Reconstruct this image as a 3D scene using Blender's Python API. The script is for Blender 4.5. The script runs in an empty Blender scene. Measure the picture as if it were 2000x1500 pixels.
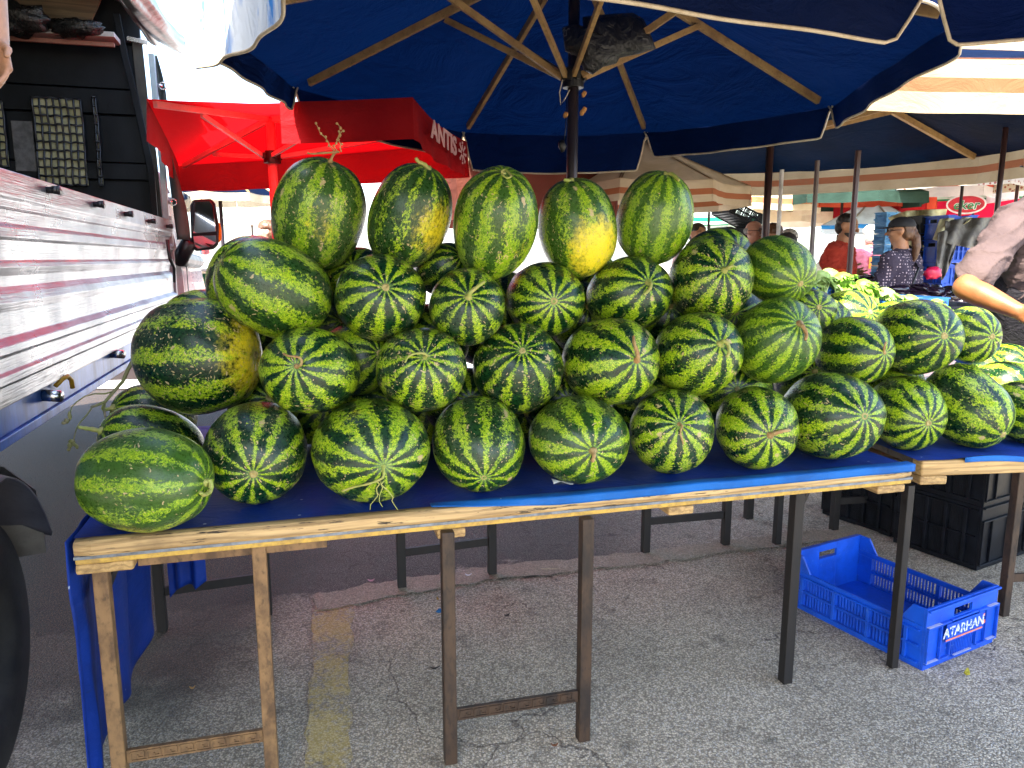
import bpy, bmesh, math, random
from mathutils import Vector, Matrix, Quaternion, noise
random.seed(7)
R_ = math.radians
C = bpy.context.scene.collection
V = Vector
# ------------------------------------------------------------------ camera model (a 26 mm phone lens at 1.45 m, tilted 9.6 degrees down)
PITCH = R_(9.6); F = 1450.0; CAMZ = 1.45
def ray(u, v):
    x = (u-1000)/F; y = -(v-750)/F
    return V((x, math.cos(PITCH)+y*math.sin(PITCH), -math.sin(PITCH)+y*math.cos(PITCH)))
def W(u, v, dep):
    return V((0, 0, CAMZ)) + ray(u, v)*dep
def on_plane(u, v, p, n):
    d = ray(u, v); o = V((0, 0, CAMZ)); n = V(n); p = V(p)
    return o + d*((p-o).dot(n)/d.dot(n))
def gnd(u, v, z=0.0):
    return on_plane(u, v, (0, 0, z), (0, 0, 1))
# ------------------------------------------------------------------ object helpers
def tag(o, label=None, cat=None, group=None, kind=None):
    if label: o['label'] = label
    if cat: o['category'] = cat
    if group: o['group'] = group
    if kind: o['kind'] = kind
    return o
def empty(name, loc, rz=0.0, label=None, cat=None, group=None):
    o = bpy.data.objects.new(name, None); C.objects.link(o)
    o.location = loc; o.rotation_euler = (0, 0, rz); o.empty_display_size = 0.1
    return tag(o, label, cat, group)
class MB:
    """collects shapes; build() links them as one mesh object"""
    def __init__(s): s.v = []; s.f = []; s.off = V((0, 0, 0))
    def add(s, vs, fs):
        n = len(s.v); s.v += [V(a) for a in vs]; s.f += [tuple(i+n for i in f) for f in fs]; return s
    def box(s, x0, x1, y0, y1, z0, z1):
        return s.add([(x0,y0,z0),(x1,y0,z0),(x1,y1,z0),(x0,y1,z0),(x0,y0,z1),(x1,y0,z1),(x1,y1,z1),(x0,y1,z1)],
                     [(0,3,2,1),(4,5,6,7),(0,1,5,4),(1,2,6,5),(2,3,7,6),(3,0,4,7)])
    def bar(s, p0, p1, w, h, up=(0, 0, 1)):
        p0 = V(p0); p1 = V(p1); d = (p1-p0).normalized(); u = V(up)
        if abs(d.dot(u)) > .98: u = V((0, 1, 0))
        a = d.cross(u).normalized()*w/2; b = a.cross(d).normalized()*h/2
        vs = [p0-a-b, p0+a-b, p0+a+b, p0-a+b, p1-a-b, p1+a-b, p1+a+b, p1-a+b]
        return s.add(vs, [(0,1,2,3),(7,6,5,4),(4,5,1,0),(5,6,2,1),(6,7,3,2),(7,4,0,3)])
    def tube(s, pts, r, n=8, closed=False):
        pts = [V(p) for p in pts]; m = len(pts)
        rs = r if isinstance(r, (list, tuple)) else [r]*m
        vs = []; prev = None
        for i, p in enumerate(pts):
            d = (pts[min(i+1, m-1)]-pts[max(i-1, 0)])
            d = d.normalized() if d.length > 1e-9 else V((0, 0, 1))
            if prev is None:
                u = V((0, 0, 1)) if abs(d.z) < .9 else V((1, 0, 0))
                a = d.cross(u).normalized()
            else:
                a = (prev-d*prev.dot(d))
                a = a.normalized() if a.length > 1e-6 else d.orthogonal().normalized()
            prev = a; b = d.cross(a)
            for k in range(n):
                t = 2*math.pi*k/n; vs.append(p+(a*math.cos(t)+b*math.sin(t))*rs[i])
        fs = []
        for i in range(m-1):
            for k in range(n):
                fs.append((i*n+k, i*n+(k+1) % n, (i+1)*n+(k+1) % n, (i+1)*n+k))
        fs.append(tuple(range(n-1, -1, -1))); fs.append(tuple((m-1)*n+k for k in range(n)))
        return s.add(vs, fs)
    def grid(s, fn, nu, nv):
        vs = [fn(i/nu, j/nv) for j in range(nv+1) for i in range(nu+1)]
        fs = [(j*(nu+1)+i, j*(nu+1)+i+1, (j+1)*(nu+1)+i+1, (j+1)*(nu+1)+i) for j in range(nv) for i in range(nu)]
        return s.add(vs, fs)
    def ell(s, c, r, n=16, m=10, rot=None, fn=None):
        c = V(c); vs = []; fs = []
        for j in range(m+1):
            ph = math.pi*j/m
            for i in range(n):
                th = 2*math.pi*i/n
                d = V((math.sin(ph)*math.cos(th), math.sin(ph)*math.sin(th), math.cos(ph)))
                q = V((d.x*r[0], d.y*r[1], d.z*r[2]))
                if fn: q = fn(d, q)
                if rot is not None: q = rot @ q
                vs.append(c+q)
        for j in range(m):
            for i in range(n):
                fs.append((j*n+i, (j+1)*n+i, (j+1)*n+(i+1) % n, j*n+(i+1) % n))
        return s.add(vs, fs)
    def cap(s, p0, p1, r0, r1, n=14):
        """tapered capsule"""
        p0 = V(p0); p1 = V(p1); d = p1-p0; L = d.length
        if L < 1e-6: return s.ell(p0, (r0, r0, r0), n, 8)
        d /= L; a = d.orthogonal().normalized(); b = d.cross(a); rings = []
        for k in range(5): t = math.pi/2*(1-k/4); rings.append((p0-d*r0*math.sin(t), r0*math.cos(t)))
        for k in range(5): t = math.pi/2*k/4; rings.append((p1+d*r1*math.sin(t), r1*math.cos(t)))
        vs = []
        for c, r in rings:
            for i in range(n):
                t = 2*math.pi*i/n; vs.append(c+(a*math.cos(t)+b*math.sin(t))*max(r, 1e-4))
        fs = [(j*n+i, j*n+(i+1) % n, (j+1)*n+(i+1) % n, (j+1)*n+i) for j in range(len(rings)-1) for i in range(n)]
        fs.append(tuple(range(n-1, -1, -1))); fs.append(tuple((len(rings)-1)*n+k for k in range(n)))
        return s.add(vs, fs)
    def cyl(s, p0, p1, r, n=20, r1=None):
        return s.tube([p0, p1], [r, r if r1 is None else r1], n)
    def prism(s, poly, d):
        """poly: list of 3D points (planar), d: thickness vector"""
        n = len(poly); d = V(d); vs = [V(p) for p in poly]+[V(p)+d for p in poly]
        fs = [tuple(range(n-1, -1, -1)), tuple(range(n, 2*n))]+[(i, (i+1) % n, n+(i+1) % n, n+i) for i in range(n)]
        return s.add(vs, fs)
    def build(s, name, m, parent=None, smooth=False, bevel=0, seg=2, local=False, solid=0, fix=True):
        me = bpy.data.meshes.new(name)
        o = bpy.data.objects.new(name, me); C.objects.link(o)
        vs = s.v
        if parent is not None and not local:
            # vertices were written in world coordinates: carry them into the parent's frame
            Mi = chain(parent).inverted(); vs = [Mi @ a for a in vs]
        me.from_pydata([tuple(a) for a in vs], [], s.f)
        if fix:
            bm = bmesh.new(); bm.from_mesh(me); bmesh.ops.remove_doubles(bm, verts=bm.verts, dist=1e-5)
            bmesh.ops.recalc_face_normals(bm, faces=bm.faces); bm.to_mesh(me); bm.free()
        me.materials.append(m)
        if smooth:
            me.polygons.foreach_set('use_smooth', [True]*len(me.polygons))
        if parent is not None: o.parent = parent
        if solid:
            md = o.modifiers.new('thick', 'SOLIDIFY'); md.thickness = solid; md.offset = 0
        if bevel:
            md = o.modifiers.new('soft_edge', 'BEVEL'); md.width = bevel; md.segments = seg; md.limit_method = 'ANGLE'; md.angle_limit = R_(35)
        return o
def chain(o):
    M = Matrix.Translation(o.location) @ o.rotation_euler.to_matrix().to_4x4()
    if o.parent is not None: M = chain(o.parent) @ M
    return M
def copy_tree(o, parent=None):
    c = o.copy(); C.objects.link(c)
    if parent is not None: c.parent = parent
    for ch in o.children: copy_tree(ch, c)
    return c
# ------------------------------------------------------------------ materials
def new_mat(name):
    m = bpy.data.materials.new(name); m.use_nodes = True; nt = m.node_tree; nt.nodes.clear()
    out = nt.nodes.new('ShaderNodeOutputMaterial'); b = nt.nodes.new('ShaderNodeBsdfPrincipled')
    nt.links.new(b.outputs[0], out.inputs[0]); return m, nt, b, out
class N:
    def __init__(s, nt): s.nt = nt
    def n(s, t, **k):
        x = s.nt.nodes.new(t)
        for a, b in k.items(): setattr(x, a, b)
        return x
    def l(s, a, b): s.nt.links.new(a, b)
    def setv(s, sock, v):
        if hasattr(v, 'is_linked') or hasattr(v, 'links'): s.l(v, sock)
        else: sock.default_value = v
    def math(s, op, a, b=None, c=None, clamp=False):
        x = s.n('ShaderNodeMath', operation=op, use_clamp=clamp)
        for i, q in enumerate((a, b, c)):
            if q is not None: s.setv(x.inputs[i], q)
        return x.outputs[0]
    def vmath(s, op, a, b=None):
        x = s.n('ShaderNodeVectorMath', operation=op); s.setv(x.inputs[0], a)
        if b is not None: s.setv(x.inputs[1], b)
        return x
    def noise(s, vec, scale, detail=2, rough=.5, dist=0.0):
        x = s.n('ShaderNodeTexNoise'); x.inputs['Scale'].default_value = scale; x.inputs['Detail'].default_value = detail
        x.inputs['Roughness'].default_value = rough; x.inputs['Distortion'].default_value = dist
        if vec is not None: s.l(vec, x.inputs['Vector'])
        return x.outputs['Fac']
    def vor(s, vec, scale, feature='F1', rnd=1.0):
        x = s.n('ShaderNodeTexVoronoi', feature=feature); x.inputs['Scale'].default_value = scale; x.inputs['Randomness'].default_value = rnd
        if vec is not None: s.l(vec, x.inputs['Vector'])
        return x
    def step(s, v, a, b, o0=0.0, o1=1.0):
        x = s.n('ShaderNodeMapRange', interpolation_type='SMOOTHSTEP'); s.setv(x.inputs[0], v)
        for i, q in enumerate((a, b, o0, o1)): s.setv(x.inputs[1+i], q)
        return x.outputs[0]
    def mix(s, f, a, b, mode='MIX'):
        x = s.n('ShaderNodeMix', data_type='RGBA', blend_type=mode); s.setv(x.inputs[0], f)
        for i, q in ((6, a), (7, b)):
            if isinstance(q, tuple): x.inputs[i].default_value = (*q[:3], 1)
            else: s.l(q, x.inputs[i])
        return x.outputs[2]
    def bump(s, h, strength=.3, dist=.01):
        x = s.n('ShaderNodeBump'); x.inputs['Strength'].default_value = strength; x.inputs['Distance'].default_value = dist
        s.l(h, x.inputs['Height']); return x.outputs[0]
    def coord(s, k='Object'):
        return s.n('ShaderNodeTexCoord').outputs[k]
    def pos(s):
        return s.n('ShaderNodeNewGeometry').outputs['Position']
    def scale(s, vec, sc):
        x = s.n('ShaderNodeMapping'); x.inputs['Scale'].default_value = sc; s.l(vec, x.inputs[0]); return x.outputs[0]
def simple(name, c, rough=.6, metal=0.0, c2=None, scale=8, fine=80, bump=.15, bdist=.004, coat=0.0, stretch=(1, 1, 1), detail=5, spec=.5, lo=.35, hi=.7, fstr=.35):
    m, nt, b, out = new_mat(name); k = N(nt)
    vec = k.scale(k.pos(), stretch)
    n1 = k.noise(vec, scale, detail, .6); n2 = k.noise(vec, fine, 3, .6)
    f = k.step(n1, lo, hi)
    c2 = c2 if c2 else tuple(x*.6 for x in c)
    col = k.mix(f, c, c2)
    col = k.mix(k.math('MULTIPLY', k.step(n2, .5, .75), fstr), col, tuple(x*(.5 if fstr < .5 else .22) for x in c))
    k.l(col, b.inputs['Base Color']); b.inputs['Metallic'].default_value = metal
    k.l(k.math('ADD', k.math('MULTIPLY', n1, .3), rough-.15), b.inputs['Roughness'])
    b.inputs['Coat Weight'].default_value = coat; b.inputs['Specular IOR Level'].default_value = spec
    if bump: k.l(k.bump(k.math('ADD', n1, k.math('MULTIPLY', n2, .5)), bump, bdist), b.inputs['Normal'])
    return m
def cloth(name, c, trans=.35, c2=None, stripes=None, rough=.8, wr=.35, tcol=None, wscale=3.0):
    """canvas: part of the light passes through; stripes = (axis from attribute 'vy', [(a,b,colour)...])"""
    m, nt, b, out = new_mat(name); k = N(nt)
    p = k.pos(); n1 = k.noise(p, 2.2, 4, .55); n2 = k.noise(p, 260, 2, .5)
    c2 = c2 if c2 else tuple(x*.65 for x in c)
    col = k.mix(k.step(n1, .35, .7), c, c2)
    if stripes:
        at = k.n('ShaderNodeAttribute', attribute_name='vy'); fy = at.outputs['Fac']
        for a, bb, cc in stripes:
            s_ = k.math('MULTIPLY', k.math('GREATER_THAN', fy, a), k.math('LESS_THAN', fy, bb))
            col = k.mix(s_, col, cc)
    st = k.noise(p, 9, 6, .7)
    col = k.mix(k.math('MULTIPLY', k.step(st, .55, .75), .3), col, tuple(x*.45 for x in c))
    k.l(col, b.inputs['Base Color']); b.inputs['Roughness'].default_value = rough; b.inputs['Specular IOR Level'].default_value = .08
    wv = k.noise(k.scale(p, (1, 1, 2.2)), wscale, 5, .6, 1.2)
    bm = k.bump(k.math('ADD', wv, k.math('MULTIPLY', n2, .06)), wr, .05)
    k.l(bm, b.inputs['Normal'])
    if trans > 0:
        t = k.n('ShaderNodeBsdfTranslucent'); k.l(bm, t.inputs['Normal'])
        if tcol: t.inputs['Color'].default_value = (*tcol, 1)
        else: k.l(col, t.inputs['Color'])
        x = k.n('ShaderNodeMixShader'); x.inputs[0].default_value = trans
        k.l(b.outputs[0], x.inputs[1]); k.l(t.outputs[0], x.inputs[2]); k.l(x.outputs[0], out.inputs[0])
    return m
def wood(name, c, c2, axis, sc=6.0, rough=.65, bump=.3, dark=(.03, .02, .012), crack=.68):
    m, nt, b, out = new_mat(name); k = N(nt)
    # axis: unit vector of the grain; stretch the coordinate along it
    a = V(axis).normalized(); rz = math.atan2(a.y, a.x)
    mp = k.n('ShaderNodeMapping'); mp.vector_type = 'TEXTURE'; mp.inputs['Rotation'].default_value = (0, 0, rz)
    k.l(k.pos(), mp.inputs[0])
    st = (.09, 1, 1) if abs(a.z) < .7 else (1, 1, .07)
    vec = k.scale(mp.outputs[0], st)
    g = k.noise(vec, sc*6, 6, .65, .6); g2 = k.noise(vec, sc*22, 4, .7); big = k.noise(k.pos(), 5, 4, .6)
    w = k.n('ShaderNodeTexWave', wave_type='BANDS', bands_direction='Z' if abs(a.z) < .7 else 'X'); w.inputs['Scale'].default_value = sc*3
    w.inputs['Distortion'].default_value = 9; w.inputs['Detail'].default_value = 4; w.inputs['Detail Scale'].default_value = 1.2; k.l(vec, w.inputs[0])
    col = k.mix(k.step(g, .3, .7), c, c2)
    col = k.mix(k.math('MULTIPLY', k.step(w.outputs['Fac'], .55, .95), .45), col, tuple(x*.45 for x in c2))
    col = k.mix(k.step(g2, crack, crack+.08), col, dark)
    col = k.mix(k.math('MULTIPLY', k.step(big, .55, .8), .6), col, tuple(x*.4 for x in c2))
    k.l(col, b.inputs['Base Color']); b.inputs['Roughness'].default_value = rough
    k.l(k.bump(k.math('ADD', g, k.math('MULTIPLY', g2, -.8)), bump, .006), b.inputs['Normal'])
    return m
def text_mesh(body, size, ext=.0015, bold=0.0, shear=0.0, align='CENTER'):
    cu = bpy.data.curves.new('lettering', 'FONT'); cu.body = body; cu.size = size; cu.extrude = ext; cu.offset = bold; cu.shear = shear
    cu.align_x = align; cu.align_y = 'CENTER'
    o = bpy.data.objects.new('lettering', cu); C.objects.link(o)
    dg = bpy.context.evaluated_depsgraph_get(); dg.update()
    me = bpy.data.meshes.new_from_object(o.evaluated_get(dg))
    bpy.data.objects.remove(o); return me
def put_text(name, me, m, parent, origin, xd, yd, bend=None):
    """lay lettering in a plane: xd, yd are world directions"""
    xd = V(xd).normalized(); yd = V(yd).normalized(); zd = xd.cross(yd)
    mb = MB(); vs = []
    for v in me.vertices:
        q = V(origin)+xd*v.co.x+yd*v.co.y+zd*v.co.z
        vs.append(q)
    mb.add(vs, [tuple(p.vertices) for p in me.polygons])
    return mb.build(name, m, parent, fix=False)
# ------------------------------------------------------------------ world, sun, camera
sc = bpy.context.scene
SUN = V((-.22, -.75, .97)).normalized()
w = bpy.data.worlds.new('World'); sc.world = w; w.use_nodes = True
nt = w.node_tree; nt.nodes.clear()
sky = nt.nodes.new('ShaderNodeTexSky'); sky.sky_type = 'NISHITA'; sky.sun_disc = False
sky.sun_elevation = math.asin(SUN.z); sky.sun_rotation = math.atan2(SUN.x, SUN.y); sky.air_density = 1.0; sky.dust_density = 2.2; sky.ozone_density = 1.0
bg = nt.nodes.new('ShaderNodeBackground'); bg.inputs['Strength'].default_value = .15
wo = nt.nodes.new('ShaderNodeOutputWorld'); nt.links.new(sky.outputs[0], bg.inputs[0]); nt.links.new(bg.outputs[0], wo.inputs[0])
sl = bpy.data.lights.new('sun', 'SUN'); sl.energy = 4.0; sl.angle = R_(.5); sl.color = (1, .94, .84)
so = bpy.data.objects.new('sun', sl); C.objects.link(so); so.rotation_euler = SUN.to_track_quat('Z', 'Y').to_euler(); so.location = SUN*20
cam = bpy.data.cameras.new('camera'); co = bpy.data.objects.new('camera', cam); C.objects.link(co); sc.camera = co
cam.sensor_width = 36; cam.lens = F/2000*36; cam.clip_end = 600; cam.clip_start = .02
co.location = (0, 0, CAMZ); co.rotation_euler = (math.pi/2-PITCH, 0, 0)
sc.view_settings.view_transform = 'Standard'; sc.view_settings.look = 'None'; sc.view_settings.gamma = 1
sc.view_settings.exposure = 2.72
sc.cycles.max_bounces = 8; sc.cycles.diffuse_bounces = 4; sc.cycles.glossy_bounces = 4; sc.cycles.transmission_bounces = 4
sc.cycles.sample_clamp_indirect = 6
# ------------------------------------------------------------------ asphalt
def asphalt_nodes(k, paint=None):
    p = k.pos()
    v1 = k.vor(p, 150); v2 = k.vor(p, 300)
    sepc = k.n('ShaderNodeSeparateColor'); k.l(v1.outputs['Color'], sepc.inputs[0])
    r = sepc.outputs[0]
    big = k.noise(p, 1.1, 6, .62); med = k.noise(p, 7, 5, .6)
    base = k.mix(k.step(r, .1, 1.0), (.34, .29, .21), (.72, .63, .475))
    base = k.mix(k.math('MULTIPLY', k.step(v1.outputs['Distance'], .34, .7), .7), base, (.15, .125, .095))
    s2 = k.n('ShaderNodeSeparateColor'); k.l(v2.outputs['Color'], s2.inputs[0])
    base = k.mix(k.math('MULTIPLY', k.math('GREATER_THAN', s2.outputs[1], .9), .7), base, (.6, .58, .54))
    base = k.mix(k.math('MULTIPLY', k.step(big, .40, .66), .5), base, k.mix(.5, base, (.05, .05, .05), 'MULTIPLY'), 'MIX')
    base = k.mix(k.math('MULTIPLY', k.step(med, .56, .72), .55), base, (.05, .042, .032))
    return p, base, v1, v2, med, big
m_asph, nt, b, out = new_mat('asphalt'); k = N(nt)
p, base, v1, v2, med, big = asphalt_nodes(k)
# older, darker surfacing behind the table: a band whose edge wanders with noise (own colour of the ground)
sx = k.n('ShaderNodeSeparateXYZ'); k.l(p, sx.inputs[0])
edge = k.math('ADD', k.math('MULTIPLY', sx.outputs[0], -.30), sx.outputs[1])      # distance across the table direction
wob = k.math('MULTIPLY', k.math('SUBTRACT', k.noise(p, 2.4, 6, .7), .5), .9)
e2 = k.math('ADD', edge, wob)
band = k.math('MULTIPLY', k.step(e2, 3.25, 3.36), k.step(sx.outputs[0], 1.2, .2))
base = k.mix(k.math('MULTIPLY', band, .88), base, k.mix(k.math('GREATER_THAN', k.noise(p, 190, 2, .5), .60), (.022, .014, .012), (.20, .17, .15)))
# dark corner with brown specks beside and under the lorry
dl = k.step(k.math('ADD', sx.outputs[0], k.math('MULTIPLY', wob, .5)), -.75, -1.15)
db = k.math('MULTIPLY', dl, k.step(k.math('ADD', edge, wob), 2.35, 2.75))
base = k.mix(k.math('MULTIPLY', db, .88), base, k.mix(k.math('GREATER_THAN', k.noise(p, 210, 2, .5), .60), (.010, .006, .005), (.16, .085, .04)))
# cracks
cr = k.vor(k.vmath('ADD', p, None).outputs[0] if False else p, 1.35, 'DISTANCE_TO_EDGE')
cn = k.n('ShaderNodeMapping'); 
nz = k.n('ShaderNodeTexNoise'); nz.inputs['Scale'].default_value = 5; nz.inputs['Detail'].default_value = 5; k.l(p, nz.inputs[0])
pp = k.vmath('ADD', p, k.vmath('MULTIPLY', nz.outputs['Color'], (.35, .35, .35)).outputs[0]).outputs[0]
k.l(pp, cr.inputs['Vector'])
crk = k.math('MULTIPLY', k.step(cr.outputs['Distance'], .0075, .002), k.step(k.noise(p, .8, 2), .44, .52))
base = k.mix(k.math('MULTIPLY', crk, .6), base, (.03, .013, .012))
k.l(base, b.inputs['Base Color']); b.inputs['Roughness'].default_value = .8; b.inputs['Specular IOR Level'].default_value = .45
h = k.math('ADD', k.math('MULTIPLY', v1.outputs['Distance'], -1.0), k.math('MULTIPLY', v2.outputs['Distance'], -.5))
h = k.math('SUBTRACT', h, k.math('MULTIPLY', crk, 1.5))
k.l(k.bump(h, .75, .006), b.inputs['Normal'])
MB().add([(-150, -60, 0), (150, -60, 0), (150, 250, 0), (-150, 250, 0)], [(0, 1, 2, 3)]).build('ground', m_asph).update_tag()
tag(bpy.data.objects['ground'], kind='structure')
# worn yellow paint and the pale joint strip
def paint_mat(name, c, cover):
    m, nt, b, out = new_mat(name); k = N(nt)
    p, base, v1, v2, med, big = asphalt_nodes(k)
    base = k.mix(.25, base, (.10, .085, .06))
    n1 = k.noise(p, 3.2, 8, .72); n2 = k.noise(p, 60, 4, .7)
    f = k.math('MULTIPLY', k.step(k.math('ADD', k.math('MULTIPLY', n1, .8), k.math('MULTIPLY', n2, .6)), cover, cover+.2), .42)
    k.l(k.mix(f, base, c), b.inputs['Base Color']); b.inputs['Roughness'].default_value = .75
    k.l(k.bump(k.math('MULTIPLY', v1.outputs['Distance'], -1.0), .7, .005), b.inputs['Normal']); return m
m_yel = paint_mat('worn_yellow_paint', (.66, .47, .04), .58)
m_joint = paint_mat('pale_joint', (.27, .21, .13), .50)
def ribbon(pts_l, pts_r, nsub=10, jit=.012):
    mb = MB(); L = []; Rr = []
    for a, bq in ((pts_l, L), (pts_r, Rr)):
        for i in range(len(a)-1):
            for j in range(nsub):
                q = a[i].lerp(a[i+1], j/nsub); q.x += random.uniform(-jit, jit); q.y += random.uniform(-jit, jit); bq.append(q)
        bq.append(a[-1].copy())
    n = len(L); vs = L+Rr
    return mb.add(vs, [(i, i+1, n+i+1, n+i) for i in range(n-1)])
zz = .004
yl = [gnd(617, 1166, zz), gnd(609, 1300, zz), gnd(597, 1500, zz), gnd(580, 1800, zz)]
yr = [gnd(690, 1166, zz), gnd(686, 1300, zz), gnd(683, 1500, zz), gnd(678, 1800, zz)]
tag(ribbon(yl, yr).build('yellow_marking', m_yel), kind='structure')
jl = [gnd(612, 1163, zz), gnd(800, 1128, zz), gnd(1000, 1103, zz), gnd(1260, 1078, zz), gnd(1500, 1047, zz), gnd(1760, 1018, zz), gnd(2100, 985, zz)]
jr = [gnd(618, 1196, zz+.0001), gnd(800, 1160, zz), gnd(1000, 1128, zz), gnd(1260, 1104, zz), gnd(1500, 1070, zz), gnd(1760, 1036, zz), gnd(2100, 1000, zz)]
for q in jl+jr: q.z = .008
tag(ribbon(jl, jr, 12, .02).build('concrete_joint', m_joint), kind='structure')
m_pave = simple('pale_paving', (.62, .60, .56), .8, c2=(.5, .48, .45), scale=1.2, fine=20, bump=.1)
tag(MB().add([(-40, 8.2, .012), (3.2, 8.2, .012), (6, 60, .012), (-60, 60, .012)], [(0, 1, 2, 3)]).build('pavement', m_pave), kind='structure')
# ------------------------------------------------------------------ market tables
TR = R_(15.7); T0 = V((-1.068, 1.711, 0)); TL = 2.496; TD = 1.28; TZ = .770
ex = V((math.cos(TR), math.sin(TR), 0)); ey = V((-math.sin(TR), math.cos(TR), 0))
def tf(s, d, z): return T0+ex*s+ey*d+V((0, 0, z))
m_rail = wood('pale_weathered_wood', (.62, .43, .20), (.34, .21, .085), ex, 5, crack=.57)
m_ply = simple('yellow_ply_edge', (.58, .36, .06), .6, c2=(.36, .22, .06), scale=30, fine=120)
m_greystrip = simple('grey_laminate', (.22, .25, .28), .45, c2=(.10, .11, .12), scale=25)
m_under = wood('dark_underside', (.10, .07, .045), (.05, .035, .02), ex, 4)
SP_ = .2
m_legtan = simple('rusted_steel_lit_tone', (.24, .135, .055), .6, c2=(.09, .048, .022), scale=22, fine=70, bump=.45, bdist=.003, stretch=(1, 1, .6), fstr=.75)  # left legs: rust, with the brighter light put into the colour
m_legbrown = simple('rusted_steel_dim_tone', (.050, .026, .013), .6, c2=(.012, .007, .005), scale=20, fine=80, bump=.5, bdist=.003, stretch=(1, 1, .4), fstr=.8)  # same rusty steel, shade put in as a darker colour
m_legdark = simple('dark_steel', (.008, .005, .004), .6, c2=(.003, .002, .002), scale=20, fine=150, bump=.35, bdist=.003, stretch=(1, 1, .3))  # near-black leg steel, deep shade put into the colour
def meander(mb, a, b, up, n, h, t, nrm):
    a = V(a); b = V(b); d = (b-a)/n; up = V(up); nrm = V(nrm)
    path = [(0, 0), (0, 1), (.78, 1), (.78, .3), (.42, .3), (.42, .62)]
    for i in range(n):
        P = [a+d*(i+x)+up*h*(y-.5) for x, y in path]
        for j in range(len(P)-1): mb.bar(P[j]+nrm*t, P[j+1]+nrm*t, .004, .004, nrm)
        mb.bar(a+d*i+up*h*-.5+nrm*t, a+d*(i+.98)+up*h*-.5+nrm*t, .0035, .004, nrm)
def leg_bar(foot, ztop, w, d, m, parent):
    f = V((foot.x, foot.y, .002)); mb = MB()
    a = ex*w/2; b_ = ey*d/2
    mb.add([f-a-b_, f+a-b_, f+a+b_, f-a+b_]+[q+V((0, 0, ztop-.002)) for q in (f-a-b_, f+a-b_, f+a+b_, f-a+b_)],
           [(3, 2, 1, 0), (4, 5, 6, 7), (0, 1, 5, 4), (1, 2, 6, 5), (2, 3, 7, 6), (3, 0, 4, 7)])
    return mb.build('leg', m, parent, bevel=.003)
t1 = empty('market_table', T0, TR, 'long trestle table with pale wooden front edge and rusty legs under the watermelon pyramid', 'table')
mb = MB()
nseg = 60
def rail_pt(i, j):   # wobbling worn front rail
    return None
prof = [(0, -.038), (-.004, -.030), (-.004, -.008), (.002, -.001), (.012, .001), (.055, .001), (.055, -.038)]
vs = []; fs = []
for i in range(nseg+1):
    s = TL*i/nseg
    r = .0
    if i == 0: r = .012
    for (d, z) in prof:
        nn = noise.noise(V((s*3, d*40, z*40)))*.0022
        endr = .010 if (i in (0, nseg) and d < .02) else 0
        vs.append(tf(s+(0), d+nn+endr, TZ+z+nn*.6-(endr*.4 if z > -.02 else 0)))
n_ = len(prof)
for i in range(nseg):
    for j in range(n_): fs.append((i*n_+j, i*n_+(j+1) % n_, (i+1)*n_+(j+1) % n_, (i+1)*n_+j))
fs += [tuple(range(n_)), tuple(nseg*n_+j for j in range(n_-1, -1, -1))]
mb.add(vs, fs); mb.build('front_rail', m_rail, t1)
mb = MB(); mb.add(*[[tf(*q) for q in ((0, 0, TZ-.046), (TL, 0, TZ-.046), (TL, .05, TZ-.046), (0, .05, TZ-.046), (0, 0, TZ-.0385), (TL, 0, TZ-.0385), (TL, .05, TZ-.0385), (0, .05, TZ-.0385))], [(0,3,2,1),(4,5,6,7),(0,1,5,4),(1,2,6,5),(2,3,7,6),(3,0,4,7)]])
mb.build('laminate_strip', m_greystrip, t1)
def tbox(s0, s1, d0, d1, z0, z1, tfn=tf):
    return ([tfn(s0,d0,z0),tfn(s1,d0,z0),tfn(s1,d1,z0),tfn(s0,d1,z0),tfn(s0,d0,z1),tfn(s1,d0,z1),tfn(s1,d1,z1),tfn(s0,d1,z1)],
            [(0,3,2,1),(4,5,6,7),(0,1,5,4),(1,2,6,5),(2,3,7,6),(3,0,4,7)])
MB().add(*tbox(.002, TL-.002, .002, .05, TZ-.060, TZ-.0465)).build('ply_edge', m_ply, t1, bevel=.003)
mb = MB()
for i in range(8): mb.add(*tbox(.01, TL-.01, .060+i*.152, .060+i*.152+.146, TZ-.028, TZ-.004))
mb.build('tabletop', m_under, t1)
MB().add(*tbox(.0, TL, TD-.045, TD, TZ-.055, TZ)).build('rear_rail', m_under, t1, bevel=.004)
m_block = wood('split_end_grain', (.55, .36, .14), (.30, .18, .07), ey, 7)
for s0, s1, dd in ((.0, .13, .004), (.895, .975, -.002), (1.60, 1.685, -.002), (2.36, 2.47, .0)):
    MB().add(*tbox(s0, s1, dd, TD-.02, TZ-.087, TZ-.0605)).build('cross_batten', m_block, t1, bevel=.006, seg=3)
MB().add(*tbox(.131, .60, .045, .075, TZ-.095, TZ-.0605)).build('apron', m_legtan, t1, bevel=.002)
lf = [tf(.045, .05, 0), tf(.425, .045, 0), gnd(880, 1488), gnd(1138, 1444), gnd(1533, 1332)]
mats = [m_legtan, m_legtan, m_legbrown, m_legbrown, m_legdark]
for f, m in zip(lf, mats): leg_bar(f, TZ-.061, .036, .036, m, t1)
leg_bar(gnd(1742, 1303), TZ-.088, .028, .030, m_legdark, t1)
for a, bq, m in ((lf[0], lf[1], m_legtan), (lf[2], lf[3], m_legbrown)):
    mb = MB(); za = .150
    d = (bq-a).normalized()
    A = V((a.x, a.y, za))+d*.019; B = V((bq.x, bq.y, za))-d*.019
    mb.bar(A, B, .012, .036); meander(mb, A+d*.01, B-d*.01, (0, 0, 1), 8, .024, .0075, d.cross(V((0, 0, 1))))
    mb.build('stretcher', m, t1)
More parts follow.
